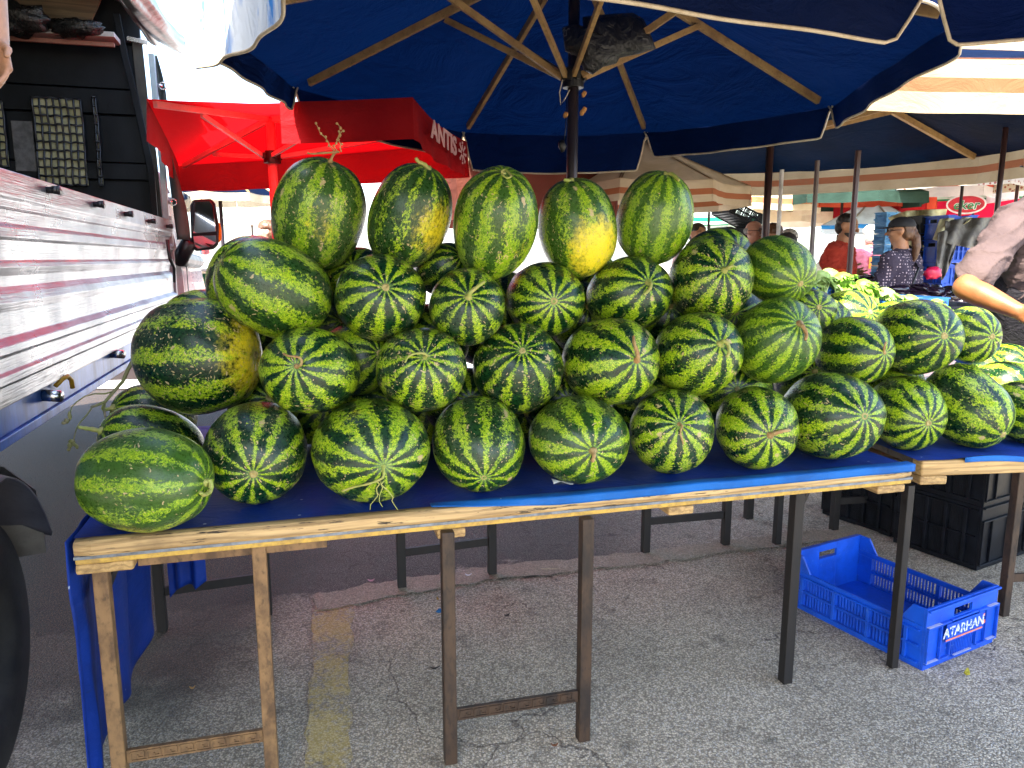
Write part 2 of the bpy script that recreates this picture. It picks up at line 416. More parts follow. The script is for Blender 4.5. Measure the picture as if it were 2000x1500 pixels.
bf = [gnd(318, 1232), gnd(523, 1200), gnd(785, 1148), gnd(961, 1122), gnd(1260, 1080), gnd(1416, 1065), gnd(1628, 1036), gnd(1722, 1030)]
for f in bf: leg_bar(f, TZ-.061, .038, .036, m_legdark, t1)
for a, bq in ((0, 1), (2, 3), (4, 5), (6, 7)):
    a = bf[a]; bq = bf[bq]; d = (bq-a).normalized()
    MB().bar(V((a.x, a.y, .165))+d*.019, V((bq.x, bq.y, .165))-d*.019, .014, .036).build('stretcher', m_legdark, t1)
for a, bq in ((lf[0], bf[0]), (lf[4], bf[6])):
    MB().bar(V((a.x, a.y, TZ-.16)), V((bq.x, bq.y, TZ-.16)), .014, .03).build('side_rail', m_legdark, t1)
# second table, butting against the first at a slightly different angle
T2 = V((1.392, 2.438, 0)); TR2 = R_(6.5); fx = V((math.cos(TR2), math.sin(TR2), 0)); fy = V((-math.sin(TR2), math.cos(TR2), 0))
def tg(s, d, z): return T2+fx*s+fy*d+V((0, 0, z))
m_rail2 = wood('pale_weathered_wood_second', (.58, .38, .16), (.36, .22, .08), fx, 5, crack=.64)
t2 = empty('market_table', T2, TR2, 'second trestle table at the right, butting against the end of the long table', 'table')
MB().add(*tbox(0, 1.9, 0, .055, TZ-.052, TZ+.002, tg)).build('front_rail', m_rail2, t2, bevel=.007, seg=3)
mb = MB()
for i in range(8): mb.add(*tbox(.01, 1.89, .058+i*.152, .058+i*.152+.146, TZ-.028, TZ-.004, tg))
mb.build('tabletop', m_under, t2)
MB().add(*tbox(0, .10, .003, 1.2, TZ-.084, TZ-.0525, tg)).build('cross_batten', m_block, t2, bevel=.006)
for f in (gnd(1958, 1202), tg(1.75, .05, 0), tg(.10, 1.18, 0), tg(.85, 1.18, 0), tg(1.75, 1.18, 0)):
    leg_bar(f, TZ-.053, .034, .034, m_legbrown if f.y < 3 and f.x > 1.9 else m_legdark, t2)
g_ = gnd(1958, 1202)
MB().bar(V((g_.x+.018, g_.y, .165)), V((g_.x+.75, g_.y+.08, .165)), .014, .034).build('stretcher', m_legbrown, t2)
# ------------------------------------------------------------------ blue tarpaulins
def tarp_mat(name, c, c2):
    m, nt, b, out = new_mat(name); k = N(nt); p = k.pos()
    n1 = k.noise(p, 4, 6, .6); wv = k.noise(p, 380, 2, .5); sc_ = k.noise(k.scale(p, (1, .3, 1)), 40, 6, .75)
    col = k.mix(k.step(n1, .35, .7), c, c2)
    v = k.vor(p, 26); sp = k.math('MULTIPLY', k.step(v.outputs['Distance'], .14, .07), k.math('GREATER_THAN', k.noise(p, 11, 2), .60))
    col = k.mix(k.math('MULTIPLY', sp, .8), col, (.45, .52, .60))
    col = k.mix(k.math('MULTIPLY', k.step(sc_, .62, .74), .5), col, (.02, .03, .06))
    k.l(col, b.inputs['Base Color']); b.inputs['Roughness'].default_value = .58; b.inputs['Specular IOR Level'].default_value = .25
    k.l(k.bump(k.math('ADD', k.noise(p, 7, 4, .6, 1.0), k.math('MULTIPLY', wv, .05)), .35, .02), b.inputs['Normal']); return m
m_tarp = tarp_mat('blue_tarpaulin', (.004, .034, .26), (.003, .022, .16))
m_hem = tarp_mat('faded_blue_hem', (.008, .13, .46), (.006, .08, .30))
tc = empty('tarpaulin', tf(0, 0, TZ), TR, 'dark blue tarpaulin spread over the long table and hanging down its left end', 'tarpaulin')
def tarp_top(u, v):
    s = u*TL; d0 = .020 if s < .9 else max(-.003, .020-(s-.9)*.06)
    d = d0+v*(TD-.02-d0)
    z = TZ+.0035+.0022*noise.noise(V((s*9, d*7, 0)))*(1 if v > .02 else .4)
    return tf(s*.996-.004+(.002), d, z)
MB().grid(tarp_top, 90, 40).build('sheet', m_tarp, tc, smooth=True)
def hem(u, v):
    s = .88+u*(TL-.88-.002); a = min(1, (s-.88)/.35)
    wv = .0016*noise.noise(V((s*8, 3, 0)))
    # rolls over the top of the rail and down its face a little
    if v < .5: d = .030-v*2*(.030+.006)*a; z = TZ+.0075+wv
    else: d = -.008*a+.030*(1-a)*(1-(v-.5)*2)*1; z = TZ+.0075-(v-.5)*2*.024*a+wv
    lift = .004*max(0, noise.noise(V((s*5, 8, 0))))
    return tf(s, d-lift*.3, z+lift)
MB().grid(hem, 90, 8).build('folded_hem', m_hem, tc, smooth=True, solid=.0022)
pn = (math.cos(TR), math.sin(TR), 0); pp0 = tf(-.008, 0, 0)
bot = [on_plane(u, v, pp0, pn) for u, v in ((192, 1640), (214, 1475), (236, 1383), (262, 1340), (286, 1262), (305, 1200), (300, 1150), (296, 1110))]
bl = [((q-T0).dot(ey), q.z) for q in bot]
def drape_pt(u, v):
    # v 0 = top, 1 = bottom; y runs from the front edge to where the sheet ends
    y = -.004+u*(bl[5][0]+.02)
    zb = bl[0][1]
    for (a, za), (c_, zc) in zip(bl[:6], bl[1:6]):
        if a <= y: zb = za+(zc-za)*min(1, (y-a)/max(1e-4, c_-a))
    zb = max(.01, zb) if u > .0 else .01
    z = TZ+.004+(zb-TZ)*v
    x = -.010+.016*math.sin(y*17+v*1.3)*min(1, v*3)+.008*noise.noise(V((y*9, z*5, 0)))-.004
    if u < .04: x = min(x, -.006)-.012*v
    return tf(x, y, z)
MB().grid(drape_pt, 60, 50).build('hanging_side', m_tarp, tc, smooth=True, solid=.0015)
def drape2(u, v):
    q = on_plane(330, 1110, (0, 3.0, 0), (math.sin(TR)*-1, math.cos(TR), 0)); 
    A = W(326+72*u, 1095, 2.75); zb = .20+.05*math.sin(u*3.1)-.10*(u > .85)*0
    z = TZ-.03+(zb+.06*max(0, u-.75)*4-(TZ-.03))*v
    return V((A.x, A.y+.012*math.sin(u*14), z))
MB().grid(drape2, 24, 24).build('hanging_flap', m_tarp, tc, smooth=True, solid=.0015)
# piece of tarpaulin on the second table
tc2 = empty('tarpaulin', tg(0, 0, TZ), TR2, 'blue tarpaulin sheet with a wavy front lip on the second table', 'tarpaulin')
def tarp2(u, v):
    s = -.02+u*1.85; d = -.004+v*1.18
    lip = .010*max(0, math.sin(s*11-1.1))*(1-min(1, v*14))
    return tg(s, d, TZ+.0065+lip+.002*noise.noise(V((s*7, d*7, 4))))
MB().grid(tarp2, 90, 40).build('sheet', m_tarp, tc2, smooth=True)
def lip2(u, v):
    s = .15+u*1.7; lip = .010*max(0, math.sin(s*11-1.1))
    return tg(s, -.006-.002*v, TZ+.0065+lip-v*.020*(.4+.6*abs(math.sin(s*5.5))))
MB().grid(lip2, 60, 4).build('folded_hem', m_hem, tc2, smooth=True, solid=.002)
# white paper scrap on the cloth
m_paper = simple('white_paper', (.75, .77, .78), .7, c2=(.55, .58, .6), scale=30)
q = gnd(1098, 944, TZ+.013)
mb = MB()
def pap(u, v): return q+ex*((u-.5)*.062)+ey*((v-.5)*.026)+V((0, 0, .006*math.sin(u*5+v*2)+.004*v+.004))
mb.grid(pap, 10, 5); o = mb.build('paper_scrap', m_paper, smooth=True, solid=.0008); tag(o, 'crumpled white paper scrap at the table edge below the watermelons', 'paper')
# litter on the ground
m_leafy = simple('yellow_green_leaf', (.25, .30, .02), .6, c2=(.4, .35, .03)); m_tanbit = simple('tan_scrap', (.45, .25, .06), .7); m_bluebit = simple('blue_plastic', (.01, .16, .45), .4)
m_redbit = simple('brown_leaf', (.20, .07, .025), .7); m_straw = simple('dry_straw', (.55, .5, .3), .7); m_pink = simple('pink_scrap', (.5, .25, .30), .6); m_darkbit = simple('dark_scrap', (.03, .03, .025), .7)
def scrap(name, u, v, L, wd, m, lab, cat, ang=.3, curl=.008):
    c = gnd(u, v, .010); mb = MB(); ca, sa = math.cos(ang), math.sin(ang)
    def fn(a, b_):
        x = (a-.5)*L; t = math.sin(math.pi*min(.98, max(.02, a)))**.6; y = (b_-.5)*wd*t
        return c+V((x*ca-y*sa, x*sa+y*ca, curl*(abs(a-.5)*2)**2+curl*.6*abs(b_-.5)+noise.noise(V((u, a*5, b_*5)))*.003))
    mb.grid(fn, 8, 4); tag(mb.build(name, m, smooth=True, solid=.0012), lab, cat)
scrap('fallen_leaf', 1888, 1318, .032, .020, m_leafy, 'small curled yellow-green leaf on the asphalt in front of the blue crate', 'leaf', .9, .016)
scrap('food_scrap', 376, 1345, .018, .012, m_tanbit, 'tiny orange-brown crumb on the asphalt between the left table legs', 'litter')
scrap('plastic_scrap', 857, 1197, .022, .028, m_bluebit, 'small bright blue plastic scrap beside the middle table leg', 'litter', 1.2, .012)
scrap('food_scrap', 855, 1171, .016, .010, m_tanbit, 'orange peel crumb on the asphalt above the blue plastic scrap', 'litter', 2.0)
scrap('dry_leaf', 1083, 1457, .022, .010, m_redbit, 'small reddish brown dry leaf on the asphalt at the bottom centre', 'leaf', .1)
scrap('straw', 1075, 1111, .09, .004, m_straw, 'pale straw lying on the asphalt under the table', 'straw', .05, .002)
scrap('paper_scrap', 725, 1135, .030, .018, m_pink, 'crumpled pinkish scrap on the dark asphalt behind the table', 'litter', .2)
scrap('paper_scrap', 915, 1124, .030, .010, m_paper, 'thin white scrap lying by the rear leg under the table', 'litter', .1)
scrap('dark_scrap', 990, 1203, .026, .014, m_darkbit, 'small dark scrap on the asphalt under the middle of the table', 'litter', .5)
scrap('dark_scrap', 850, 1306, .035, .008, m_darkbit, 'dark twig lying left of the middle table leg', 'twig', .3)
scrap('food_scrap', 1790, 1155, .016, .010, m_tanbit, 'tiny tan crumb on the asphalt behind the blue crate', 'litter', 1.0)
MELONS = [
  ('big pale-striped watermelon lying lengthwise at the left front corner of the table', (-0.916, 1.791, 0.904), (0.129, 0.129, 0.165), (0.991, -0.136, 0.002), [(-0.752, 1.769, 0.904), (-0.747, 1.772, 0.906), (-0.745, 1.768, 0.887), (-0.747, 1.752, 0.881), (-0.749, 1.734, 0.884), (-0.751, 1.72, 0.894)], 10, 0.6, (0.0, -0.3, -1.0), 1.3, 0.3),
  ('dark watermelon with tan button end facing out, second from left in the front row', (-0.718, 2.022, 0.913), (0.139, 0.138, 0.152), (0.266, -0.953, -0.147), None, 12, 0, (0.0, 0.8, -0.6), 0.9, 0.8),
  ('wide watermelon with a pale branching vine hanging over the cloth, front row', (-0.402, 2.05, 0.916), (0.164, 0.141, 0.164), (0.387, -0.921, -0.044), [(-0.339, 1.899, 0.909), (-0.338, 1.89, 0.891), (-0.344, 1.886, 0.878), (-0.373, 1.877, 0.868), (-0.418, 1.885, 0.855), (-0.449, 1.884, 0.844)], 12, 0.45, (0.0, -0.5, 0.85), 1.0, 0.3),
  ('front-row watermelon with a low pale blossom end, left of the paper scrap', (-0.098, 2.145, 0.907), (0.138, 0.128, 0.147), (0.136, -0.883, -0.449), None, 11, 0.1, (0.0, -0.5, 0.85), 1.05, 0.6),
  ('broad watermelon with a yellowish top right behind the white paper scrap, front row', (0.203, 2.211, 0.906), (0.152, 0.131, 0.158), (0.189, -0.982, 0.009), [(0.232, 2.056, 0.907), (0.233, 2.045, 0.898), (0.228, 2.043, 0.879)], 11, 0.35, (0.5, -0.5, 0.7), 1.1, 0.3),
  ('front-row watermelon with a star of bright stripes round a thin dry stem', (0.504, 2.296, 0.91), (0.131, 0.134, 0.146), (-0.041, -0.926, 0.375), [(0.498, 2.16, 0.965), (0.503, 2.146, 0.961), (0.497, 2.135, 0.943), (0.506, 2.129, 0.909)], 13, 0, (0.0, 0.8, -0.6), 0.9, 1.0),
  ('small dark round watermelon with a short tan stem pointing right, front row', (0.794, 2.36, 0.908), (0.127, 0.133, 0.143), (-0.015, -0.999, 0.045), [(0.792, 2.217, 0.914), (0.804, 2.207, 0.925), (0.828, 2.209, 0.931), (0.851, 2.216, 0.932)], 11, 0, (0.0, 0.8, -0.6), 0.8, 0.9),
  ('large long watermelon with pale button end at the right end of the long table', (1.08, 2.467, 0.924), (0.151, 0.147, 0.186), (0.174, -0.965, 0.194), None, 12, 0.15, (0.0, -0.5, 0.85), 0.95, 0.6),
  ('watermelon with green button end standing over the joint of the two tables', (1.413, 2.614, 0.906), (0.119, 0.131, 0.15), (0.031, -0.998, -0.061), None, 13, 0, (0.0, 0.8, -0.6), 1.0, 0.3),
  ('long diagonal watermelon lying on the second table with its end at the lower right', (1.652, 2.651, 0.918), (0.118, 0.137, 0.168), (0.338, -0.831, -0.443), None, 9, 0.1, (0.0, -0.5, 0.85), 0.95, 0.4),
  ('watermelon cut off by the right frame edge on the second table', (1.911, 2.696, 0.889), (0.115, 0.114, 0.143), (0.041, -0.989, -0.141), None, 12, 0, (0.0, 0.8, -0.6), 0.95, 0.3),
  ('watermelon directly behind the left corner melon with a thick stem pointing left', (-1.089, 2.183, 0.896), (0.121, 0.114, 0.149), (-0.733, -0.539, 0.414), [(-1.198, 2.102, 0.957), (-1.212, 2.091, 0.964), (-1.234, 2.086, 0.969), (-1.245, 2.08, 0.973)], 10, 0, (0.0, 0.8, -0.6), 0.95, 0.3),
  ('small dark watermelon at the back left, below the biggest melon, with a short green stem', (-1.288, 2.619, 0.89), (0.128, 0.11, 0.145), (-0.627, -0.686, 0.37), [(-1.379, 2.52, 0.944), (-1.407, 2.507, 0.937), (-1.402, 2.504, 0.955)], 11, 0, (0.0, 0.8, -0.6), 0.95, 0.3),
  ('biggest watermelon lying lengthwise with a yellow right end, far left of the second row', (-0.956, 2.247, 1.156), (0.165, 0.178, 0.186), (0.993, -0.115, 0.037), None, 10, 0.9, (0.99, -0.12, 0.04), 0.9, 1.0),
  ('watermelon with a curled brown tendril on its face, second from left in the second row', (-0.57, 2.08, 1.135), (0.135, 0.123, 0.14), (-0.028, -0.97, 0.244), [(-0.574, 1.944, 1.169), (-0.555, 1.934, 1.175), (-0.554, 1.933, 1.189), (-0.563, 1.929, 1.196), (-0.588, 1.933, 1.198), (-0.603, 1.941, 1.204)], 12, 0, (0.0, 0.8, -0.6), 0.8, 0.2),
  ('watermelon with a looping pale tendril near its top, third in the second row', (-0.265, 2.147, 1.127), (0.131, 0.123, 0.136), (0.185, -0.89, 0.417), [(-0.24, 2.026, 1.184), (-0.233, 2.017, 1.188), (-0.244, 2.012, 1.195), (-0.267, 2.004, 1.194), (-0.282, 2.002, 1.186), (-0.291, 1.998, 1.171)], 13, 0, (0.0, 0.8, -0.6), 0.8, 1.0),
  ('watermelon with star stripes round a pale disc near its top, middle of the second row', (0.019, 2.281, 1.112), (0.14, 0.136, 0.148), (0.078, -0.862, 0.501), None, 13, 0, (0.0, 0.8, -0.6), 0.95, 0.6),
  ('watermelon with a thick tan stem standing straight up, second row', (0.309, 2.329, 1.128), (0.146, 0.138, 0.164), (0.386, -0.909, 0.158), [(0.372, 2.18, 1.154), (0.371, 2.171, 1.165), (0.367, 2.17, 1.182), (0.36, 2.171, 1.202), (0.359, 2.188, 1.223)], 10, 0.1, (0.9, -0.3, -0.2), 0.85, 0.6),
  ('watermelon with a hooked pale stem at its upper right, second row', (0.595, 2.356, 1.15), (0.135, 0.133, 0.15), (0.213, -0.923, 0.32), [(0.627, 2.218, 1.198), (0.634, 2.212, 1.206), (0.646, 2.207, 1.196), (0.647, 2.198, 1.174), (0.639, 2.193, 1.161)], 10, 0, (0.0, 0.8, -0.6), 1.0, 0.4),
  ('smooth plain green watermelon with a drooping tan stem at its upper right, second row', (0.862, 2.427, 1.183), (0.134, 0.135, 0.155), (0.183, -0.872, 0.453), [(0.89, 2.292, 1.253), (0.893, 2.277, 1.244), (0.902, 2.268, 1.222), (0.896, 2.259, 1.204)], 14, 0.1, (0.0, -0.3, -1.0), 1.25, 0.1),
  ('dark watermelon on its side with a thin brown upright stem at its right end', (1.194, 2.583, 1.131), (0.11, 0.12, 0.142), (0.346, -0.937, 0.054), [(1.243, 2.45, 1.139), (1.23, 2.439, 1.161), (1.238, 2.444, 1.179)], 10, 0, (0.0, 0.8, -0.6), 0.8, 0.3),
  ('long striped watermelon with a tan button end, beside the seller in the second row', (1.459, 2.679, 1.169), (0.14, 0.135, 0.172), (0.056, -0.99, 0.129), None, 12, 0.1, (0.9, -0.3, -0.2), 0.9, 0.2),
  ("last watermelon of the second row, just below the seller's elbow", (1.684, 2.724, 1.171), (0.091, 0.105, 0.105), (0.193, -0.979, 0.066), None, 11, 0, (0.0, 0.8, -0.6), 0.95, 0.3),
  ('long watermelon leaning diagonally with a tan scuffed underside, left end of the third row', (-0.69, 2.169, 1.362), (0.158, 0.136, 0.167), (-0.736, -0.47, 0.488), None, 9, 0.3, (-0.2, -0.5, -0.9), 1.1, 0.3),
  ('round watermelon with a small button end above centre, second in the third row', (-0.389, 2.205, 1.334), (0.133, 0.125, 0.139), (0.279, -0.921, 0.274), None, 12, 0.2, (0.0, -0.3, -1.0), 1.0, 0.3),
  ('small round watermelon with a thick green stem pointing up right, third row', (-0.134, 2.218, 1.306), (0.113, 0.113, 0.119), (0.096, -0.941, 0.324), [(-0.122, 2.106, 1.345), (-0.117, 2.099, 1.355), (-0.101, 2.104, 1.369), (-0.076, 2.109, 1.387)], 12, 0, (0.0, 0.8, -0.6), 0.85, 0.4),
  ('small round watermelon with a cut pale ring at its centre, third row', (0.107, 2.397, 1.319), (0.126, 0.119, 0.13), (0.162, -0.987, 0.02), None, 13, 0, (0.0, 0.8, -0.6), 0.8, 0.2),
  ('watermelon with a curled green stem on its right half, third row', (0.389, 2.475, 1.331), (0.139, 0.12, 0.14), (0.297, -0.896, 0.329), [(0.43, 2.35, 1.377), (0.433, 2.337, 1.369), (0.427, 2.326, 1.354), (0.408, 2.315, 1.34)], 11, 0, (0.0, 0.8, -0.6), 0.9, 0.2),
  ('speckled watermelon with a scabby spot beside its stem, third row', (0.66, 2.487, 1.381), (0.133, 0.143, 0.153), (0.017, -0.975, 0.223), [(0.662, 2.338, 1.415), (0.673, 2.329, 1.423), (0.687, 2.328, 1.429)], 11, 0, (0.0, 0.8, -0.6), 0.85, 1.0),
  ('smooth light green watermelon with faint stripes at the right end of the third row', (0.897, 2.537, 1.412), (0.114, 0.11, 0.129), (0.302, -0.889, -0.343), None, 13, 0.6, (0.0, -0.3, -1.0), 1.3, 0.1),
  ('tallest upright watermelon with a forked dry vine on top, leftmost of the top row', (-0.593, 2.338, 1.581), (0.139, 0.141, 0.172), (0.292, -0.229, 0.929), [(-0.543, 2.298, 1.741), (-0.529, 2.289, 1.757), (-0.513, 2.284, 1.762), (-0.545, 2.277, 1.758), (-0.59, 2.276, 1.755), (-0.605, 2.277, 1.758)], 10, 0.5, (0.25, -1.0, -0.35), 1.25, 0.9),
  ('upright watermelon with a green stem and a yellow patch down its right side, top row', (-0.31, 2.306, 1.574), (0.121, 0.126, 0.161), (0.396, -0.24, 0.886), [(-0.246, 2.267, 1.717), (-0.256, 2.256, 1.721), (-0.274, 2.251, 1.729), (-0.281, 2.247, 1.74)], 11, 0.8, (0.75, -0.6, -0.35), 1.12, 0.4),
  ('upright watermelon with a curled tendril loop on top, middle of the top row', (-0.051, 2.279, 1.55), (0.125, 0.134, 0.171), (0.178, -0.495, 0.851), [(-0.021, 2.195, 1.695), (-0.029, 2.18, 1.693), (-0.018, 2.189, 1.699), (-0.003, 2.161, 1.68), (-0.014, 2.146, 1.672), (-0.029, 2.156, 1.684)], 10, 0.45, (0.7, -0.5, -0.75), 1.25, 0.6),
  ('upright watermelon with a large yellow belly patch, in front of the blue umbrella pole', (0.212, 2.456, 1.547), (0.127, 0.13, 0.158), (-0.171, -0.267, 0.948), [(0.185, 2.414, 1.696), (0.173, 2.398, 1.691), (0.162, 2.395, 1.693)], 9, 1.0, (0.45, -0.75, -0.5), 1.3, 0.4),
  ('upright pale green watermelon, rightmost of the top row', (0.477, 2.538, 1.582), (0.126, 0.132, 0.154), (0.133, -0.37, 0.92), [(0.498, 2.481, 1.724), (0.514, 2.469, 1.718), (0.527, 2.448, 1.703), (0.531, 2.438, 1.695)], 12, 0.4, (0.3, -0.9, -0.6), 1.4, 0.2),
  ('dark watermelon peeking out between the second and third upright melons', (-0.217, 2.419, 1.416), (0.089, 0.078, 0.097), (0.61, -0.659, 0.439), None, 12, 0, (0.0, 0.8, -0.6), 0.95, 0.3),
  ('dark watermelon peeking out below the first two upright melons', (-0.51, 2.49, 1.356), (0.12, 0.123, 0.135), (0.053, -0.838, 0.543), None, 10, 0, (0.0, 0.8, -0.6), 0.95, 0.3),
  ('watermelon top showing just behind the speckled melon of the third row', (0.742, 2.731, 1.448), (0.125, 0.108, 0.125), (0.349, -0.909, 0.228), None, 11, 0, (0.0, 0.8, -0.6), 0.95, 0.3),
  ('watermelon rim showing behind the long diagonal melon of the third row', (-0.838, 2.416, 1.383), (0.143, 0.123, 0.143), (0.505, -0.395, 0.767), None, 10, 0, (0.0, 0.8, -0.6), 0.95, 0.3),
  ('watermelon rim with a bright green patch showing behind the biggest melon', (-1.061, 2.548, 1.196), (0.161, 0.138, 0.161), (0.528, -0.584, 0.616), None, 11, 0, (0.0, 0.8, -0.6), 0.95, 0.3),
  ('dark watermelon in the gap right of the curled brown tendril melon', (-0.487, 2.341, 1.136), (0.125, 0.117, 0.136), (0.631, -0.743, 0.222), None, 11, 0, (0.0, 0.8, -0.6), 0.95, 0.3),
  ('dark watermelon in the gap behind the front row, above the vine melon', (-0.465, 2.503, 0.955), (0.13, 0.111, 0.13), (0.487, -0.82, 0.3), None, 12, 0, (0.0, 0.8, -0.6), 0.95, 0.3),
  ('dark watermelon in the gap below the middle upright melon, behind the third row', (-0.036, 2.609, 1.281), (0.125, 0.124, 0.137), (0.145, -0.969, 0.199), None, 12, 0, (0.0, 0.8, -0.6), 0.95, 0.3),
  ('dark watermelon in the gap below the rightmost upright melon, behind the third row', (0.562, 2.726, 1.236), (0.147, 0.133, 0.152), (-0.068, -0.942, 0.329), None, 11, 0, (0.0, 0.8, -0.6), 0.95, 0.3),
  ('dark watermelon in the gap below the upright melon with the large yellow patch', (0.26, 2.703, 1.237), (0.13, 0.129, 0.142), (0.042, -0.939, 0.343), None, 12, 0, (0.0, 0.8, -0.6), 0.95, 0.3),
  ('dark watermelon in the gap behind the front row, below the looping tendril melon', (-0.154, 2.449, 0.966), (0.137, 0.12, 0.14), (0.18, -0.933, 0.311), None, 11, 0, (0.0, 0.8, -0.6), 0.95, 0.3),
  ('dark watermelon in the gap below the upright tan stem melon, behind the front row', (0.177, 2.523, 0.951), (0.141, 0.124, 0.142), (0.06, -0.947, 0.315), None, 11, 0, (0.0, 0.8, -0.6), 0.95, 0.3),
  ('dark watermelon in the gap below the hooked stem melon, behind the front row', (0.483, 2.555, 0.963), (0.127, 0.126, 0.142), (-0.998, -0.061, 0.011), None, 12, 0, (0.0, 0.8, -0.6), 0.95, 0.3),
  ('dark watermelon in the gap above the small dark round front melon', (0.79, 2.633, 0.986), (0.141, 0.129, 0.148), (-0.152, -0.973, 0.171), None, 12, 0, (0.0, 0.8, -0.6), 0.95, 0.3),
  ('pale bluish watermelon rim right behind the smooth plain green melon', (1.156, 2.844, 1.187), (0.136, 0.117, 0.136), (0.365, -0.901, 0.234), None, 11, 0, (0.0, 0.8, -0.6), 0.95, 0.3),
  ('flat-topped dark watermelon behind the second row, in front of the lettuce crate', (1.352, 3.012, 1.21), (0.131, 0.112, 0.116), (0.485, -0.827, 0.284), None, 10, 0, (0.0, 0.8, -0.6), 0.95, 0.3),
  ('mottled yellow-green watermelon just below the smooth light green melon', (1.039, 2.584, 1.272), (0.085, 0.073, 0.065), (0.022, -0.972, 0.234), None, 11, 0, (0.0, 0.8, -0.6), 0.95, 0.3),
  ('dark watermelon rim behind the long striped second-row melon', (1.585, 3.086, 1.176), (0.117, 0.101, 0.117), (0.372, -0.858, 0.354), None, 10, 0, (0.0, 0.8, -0.6), 0.95, 0.3),
  ('dark watermelon in the gap behind the melon over the table joint', (1.471, 2.868, 0.965), (0.113, 0.12, 0.133), (0.388, -0.909, 0.154), None, 10, 0, (0.0, 0.8, -0.6), 0.95, 0.3),
  ('shadowed watermelon between the biggest melon and the long diagonal one', (-0.948, 2.817, 1.174), (0.129, 0.124, 0.142), (0.449, -0.848, 0.28), None, 10, 0, (0.0, 0.8, -0.6), 0.95, 0.3),
  ('shadowed watermelon below the small-button melon of the third row', (-0.637, 2.679, 1.202), (0.14, 0.13, 0.152), (0.356, -0.897, 0.26), None, 11, 0, (0.0, 0.8, -0.6), 0.95, 0.3),
  ('shadowed watermelon between the looping tendril melon and the thick green stem melon', (-0.258, 2.411, 1.19), (0.124, 0.114, 0.133), (0.249, -0.927, 0.281), None, 10, 0, (0.0, 0.8, -0.6), 0.95, 0.3),
  ('shadowed watermelon right of the looping tendril melon, under the green stem melon', (-0.099, 2.858, 1.166), (0.142, 0.129, 0.151), (0.19, -0.94, 0.282), None, 11, 0, (0.0, 0.8, -0.6), 0.95, 0.3),
  ('shadowed watermelon left of the upright tan stem melon, under the cut ring melon', (0.196, 2.991, 1.143), (0.161, 0.146, 0.17), (0.086, -0.958, 0.275), None, 12, 0, (0.0, 0.8, -0.6), 0.95, 0.3),
  ('shadowed watermelon right of the upright tan stem melon, under the curled green stem melon', (0.554, 3.034, 1.159), (0.161, 0.148, 0.171), (-0.023, -0.963, 0.27), None, 11, 0, (0.0, 0.8, -0.6), 0.95, 0.3),
  ('shadowed watermelon left of the smooth plain green melon, under the speckled melon', (0.825, 2.824, 1.218), (0.138, 0.131, 0.15), (-0.118, -0.957, 0.266), None, 12, 0, (0.0, 0.8, -0.6), 0.95, 0.3),
  ('shadowed watermelon above the smooth plain green melon, right of the speckled one', (1.034, 3.075, 1.24), (0.132, 0.125, 0.143), (-0.14, -0.951, 0.276), None, 11, 0, (0.0, 0.8, -0.6), 0.95, 0.3),
  ('shadowed watermelon below the biggest melon, above the tan button melon of the front row', (-0.826, 2.427, 0.97), (0.116, 0.112, 0.128), (0.439, -0.826, 0.353), None, 11, 0, (0.0, 0.8, -0.6), 0.95, 0.3),
  ('shadowed watermelon below the curled brown tendril melon, above the front row', (-0.704, 2.64, 0.909), (0.135, 0.128, 0.146), (0.378, -0.855, 0.356), None, 12, 0, (0.0, 0.8, -0.6), 0.95, 0.3),
  ('shadowed watermelon below the looping tendril melon, right of the vine melon', (-0.314, 2.706, 0.896), (0.142, 0.131, 0.151), (0.254, -0.896, 0.364), None, 11, 0, (0.0, 0.8, -0.6), 0.95, 0.3),
  ('shadowed watermelon below the star-striped melon in the middle of the second row', (0.039, 2.784, 0.909), (0.152, 0.138, 0.16), (0.134, -0.925, 0.355), None, 12, 0, (0.0, 0.8, -0.6), 0.95, 0.3),
  ('shadowed watermelon below the upright tan stem melon, left of the front star melon', (0.424, 2.824, 0.932), (0.141, 0.13, 0.149), (0.023, -0.932, 0.361), None, 11, 0, (0.0, 0.8, -0.6), 0.95, 0.3),
  ('shadowed watermelon below the hooked stem melon, right of the front star melon', (0.798, 2.93, 0.944), (0.142, 0.135, 0.154), (-0.088, -0.932, 0.352), None, 12, 0, (0.0, 0.8, -0.6), 0.95, 0.3),
  ('shadowed watermelon below the smooth plain green melon, left of the thin upright stem', (1.204, 2.979, 0.967), (0.135, 0.133, 0.149), (-0.198, -0.916, 0.348), None, 12, 0, (0.0, 0.8, -0.6), 0.95, 0.3),
  ('shadowed watermelon below the thin upright stem melon, right of the large long front one', (1.528, 3.127, 0.932), (0.129, 0.131, 0.146), (-0.255, -0.896, 0.363), None, 11, 0, (0.0, 0.8, -0.6), 0.95, 0.3),
  ('shadowed watermelon above the thin upright stem melon, deep in the stack', (1.564, 3.335, 1.142), (0.124, 0.126, 0.14), (-0.235, -0.918, 0.32), None, 12, 0, (0.0, 0.8, -0.6), 0.95, 0.3),
  ('shadowed watermelon under the tallest upright melon, deep in the stack', (-0.675, 2.906, 1.341), (0.136, 0.125, 0.147), (0.371, -0.9, 0.229), None, 10, 0, (0.0, 0.8, -0.6), 0.95, 0.3),
  ('shadowed watermelon under the yellow-bellied upright melon, above the curled green stem melon', (0.297, 2.903, 1.37), (0.118, 0.107, 0.125), (0.093, -0.963, 0.254), None, 11, 0, (0.0, 0.8, -0.6), 0.95, 0.3),
  ('shadowed watermelon between the curled green stem melon and the speckled melon', (0.756, 3.244, 1.24), (0.143, 0.132, 0.152), (-0.046, -0.961, 0.272), None, 12, 0, (0.0, 0.8, -0.6), 0.95, 0.3),
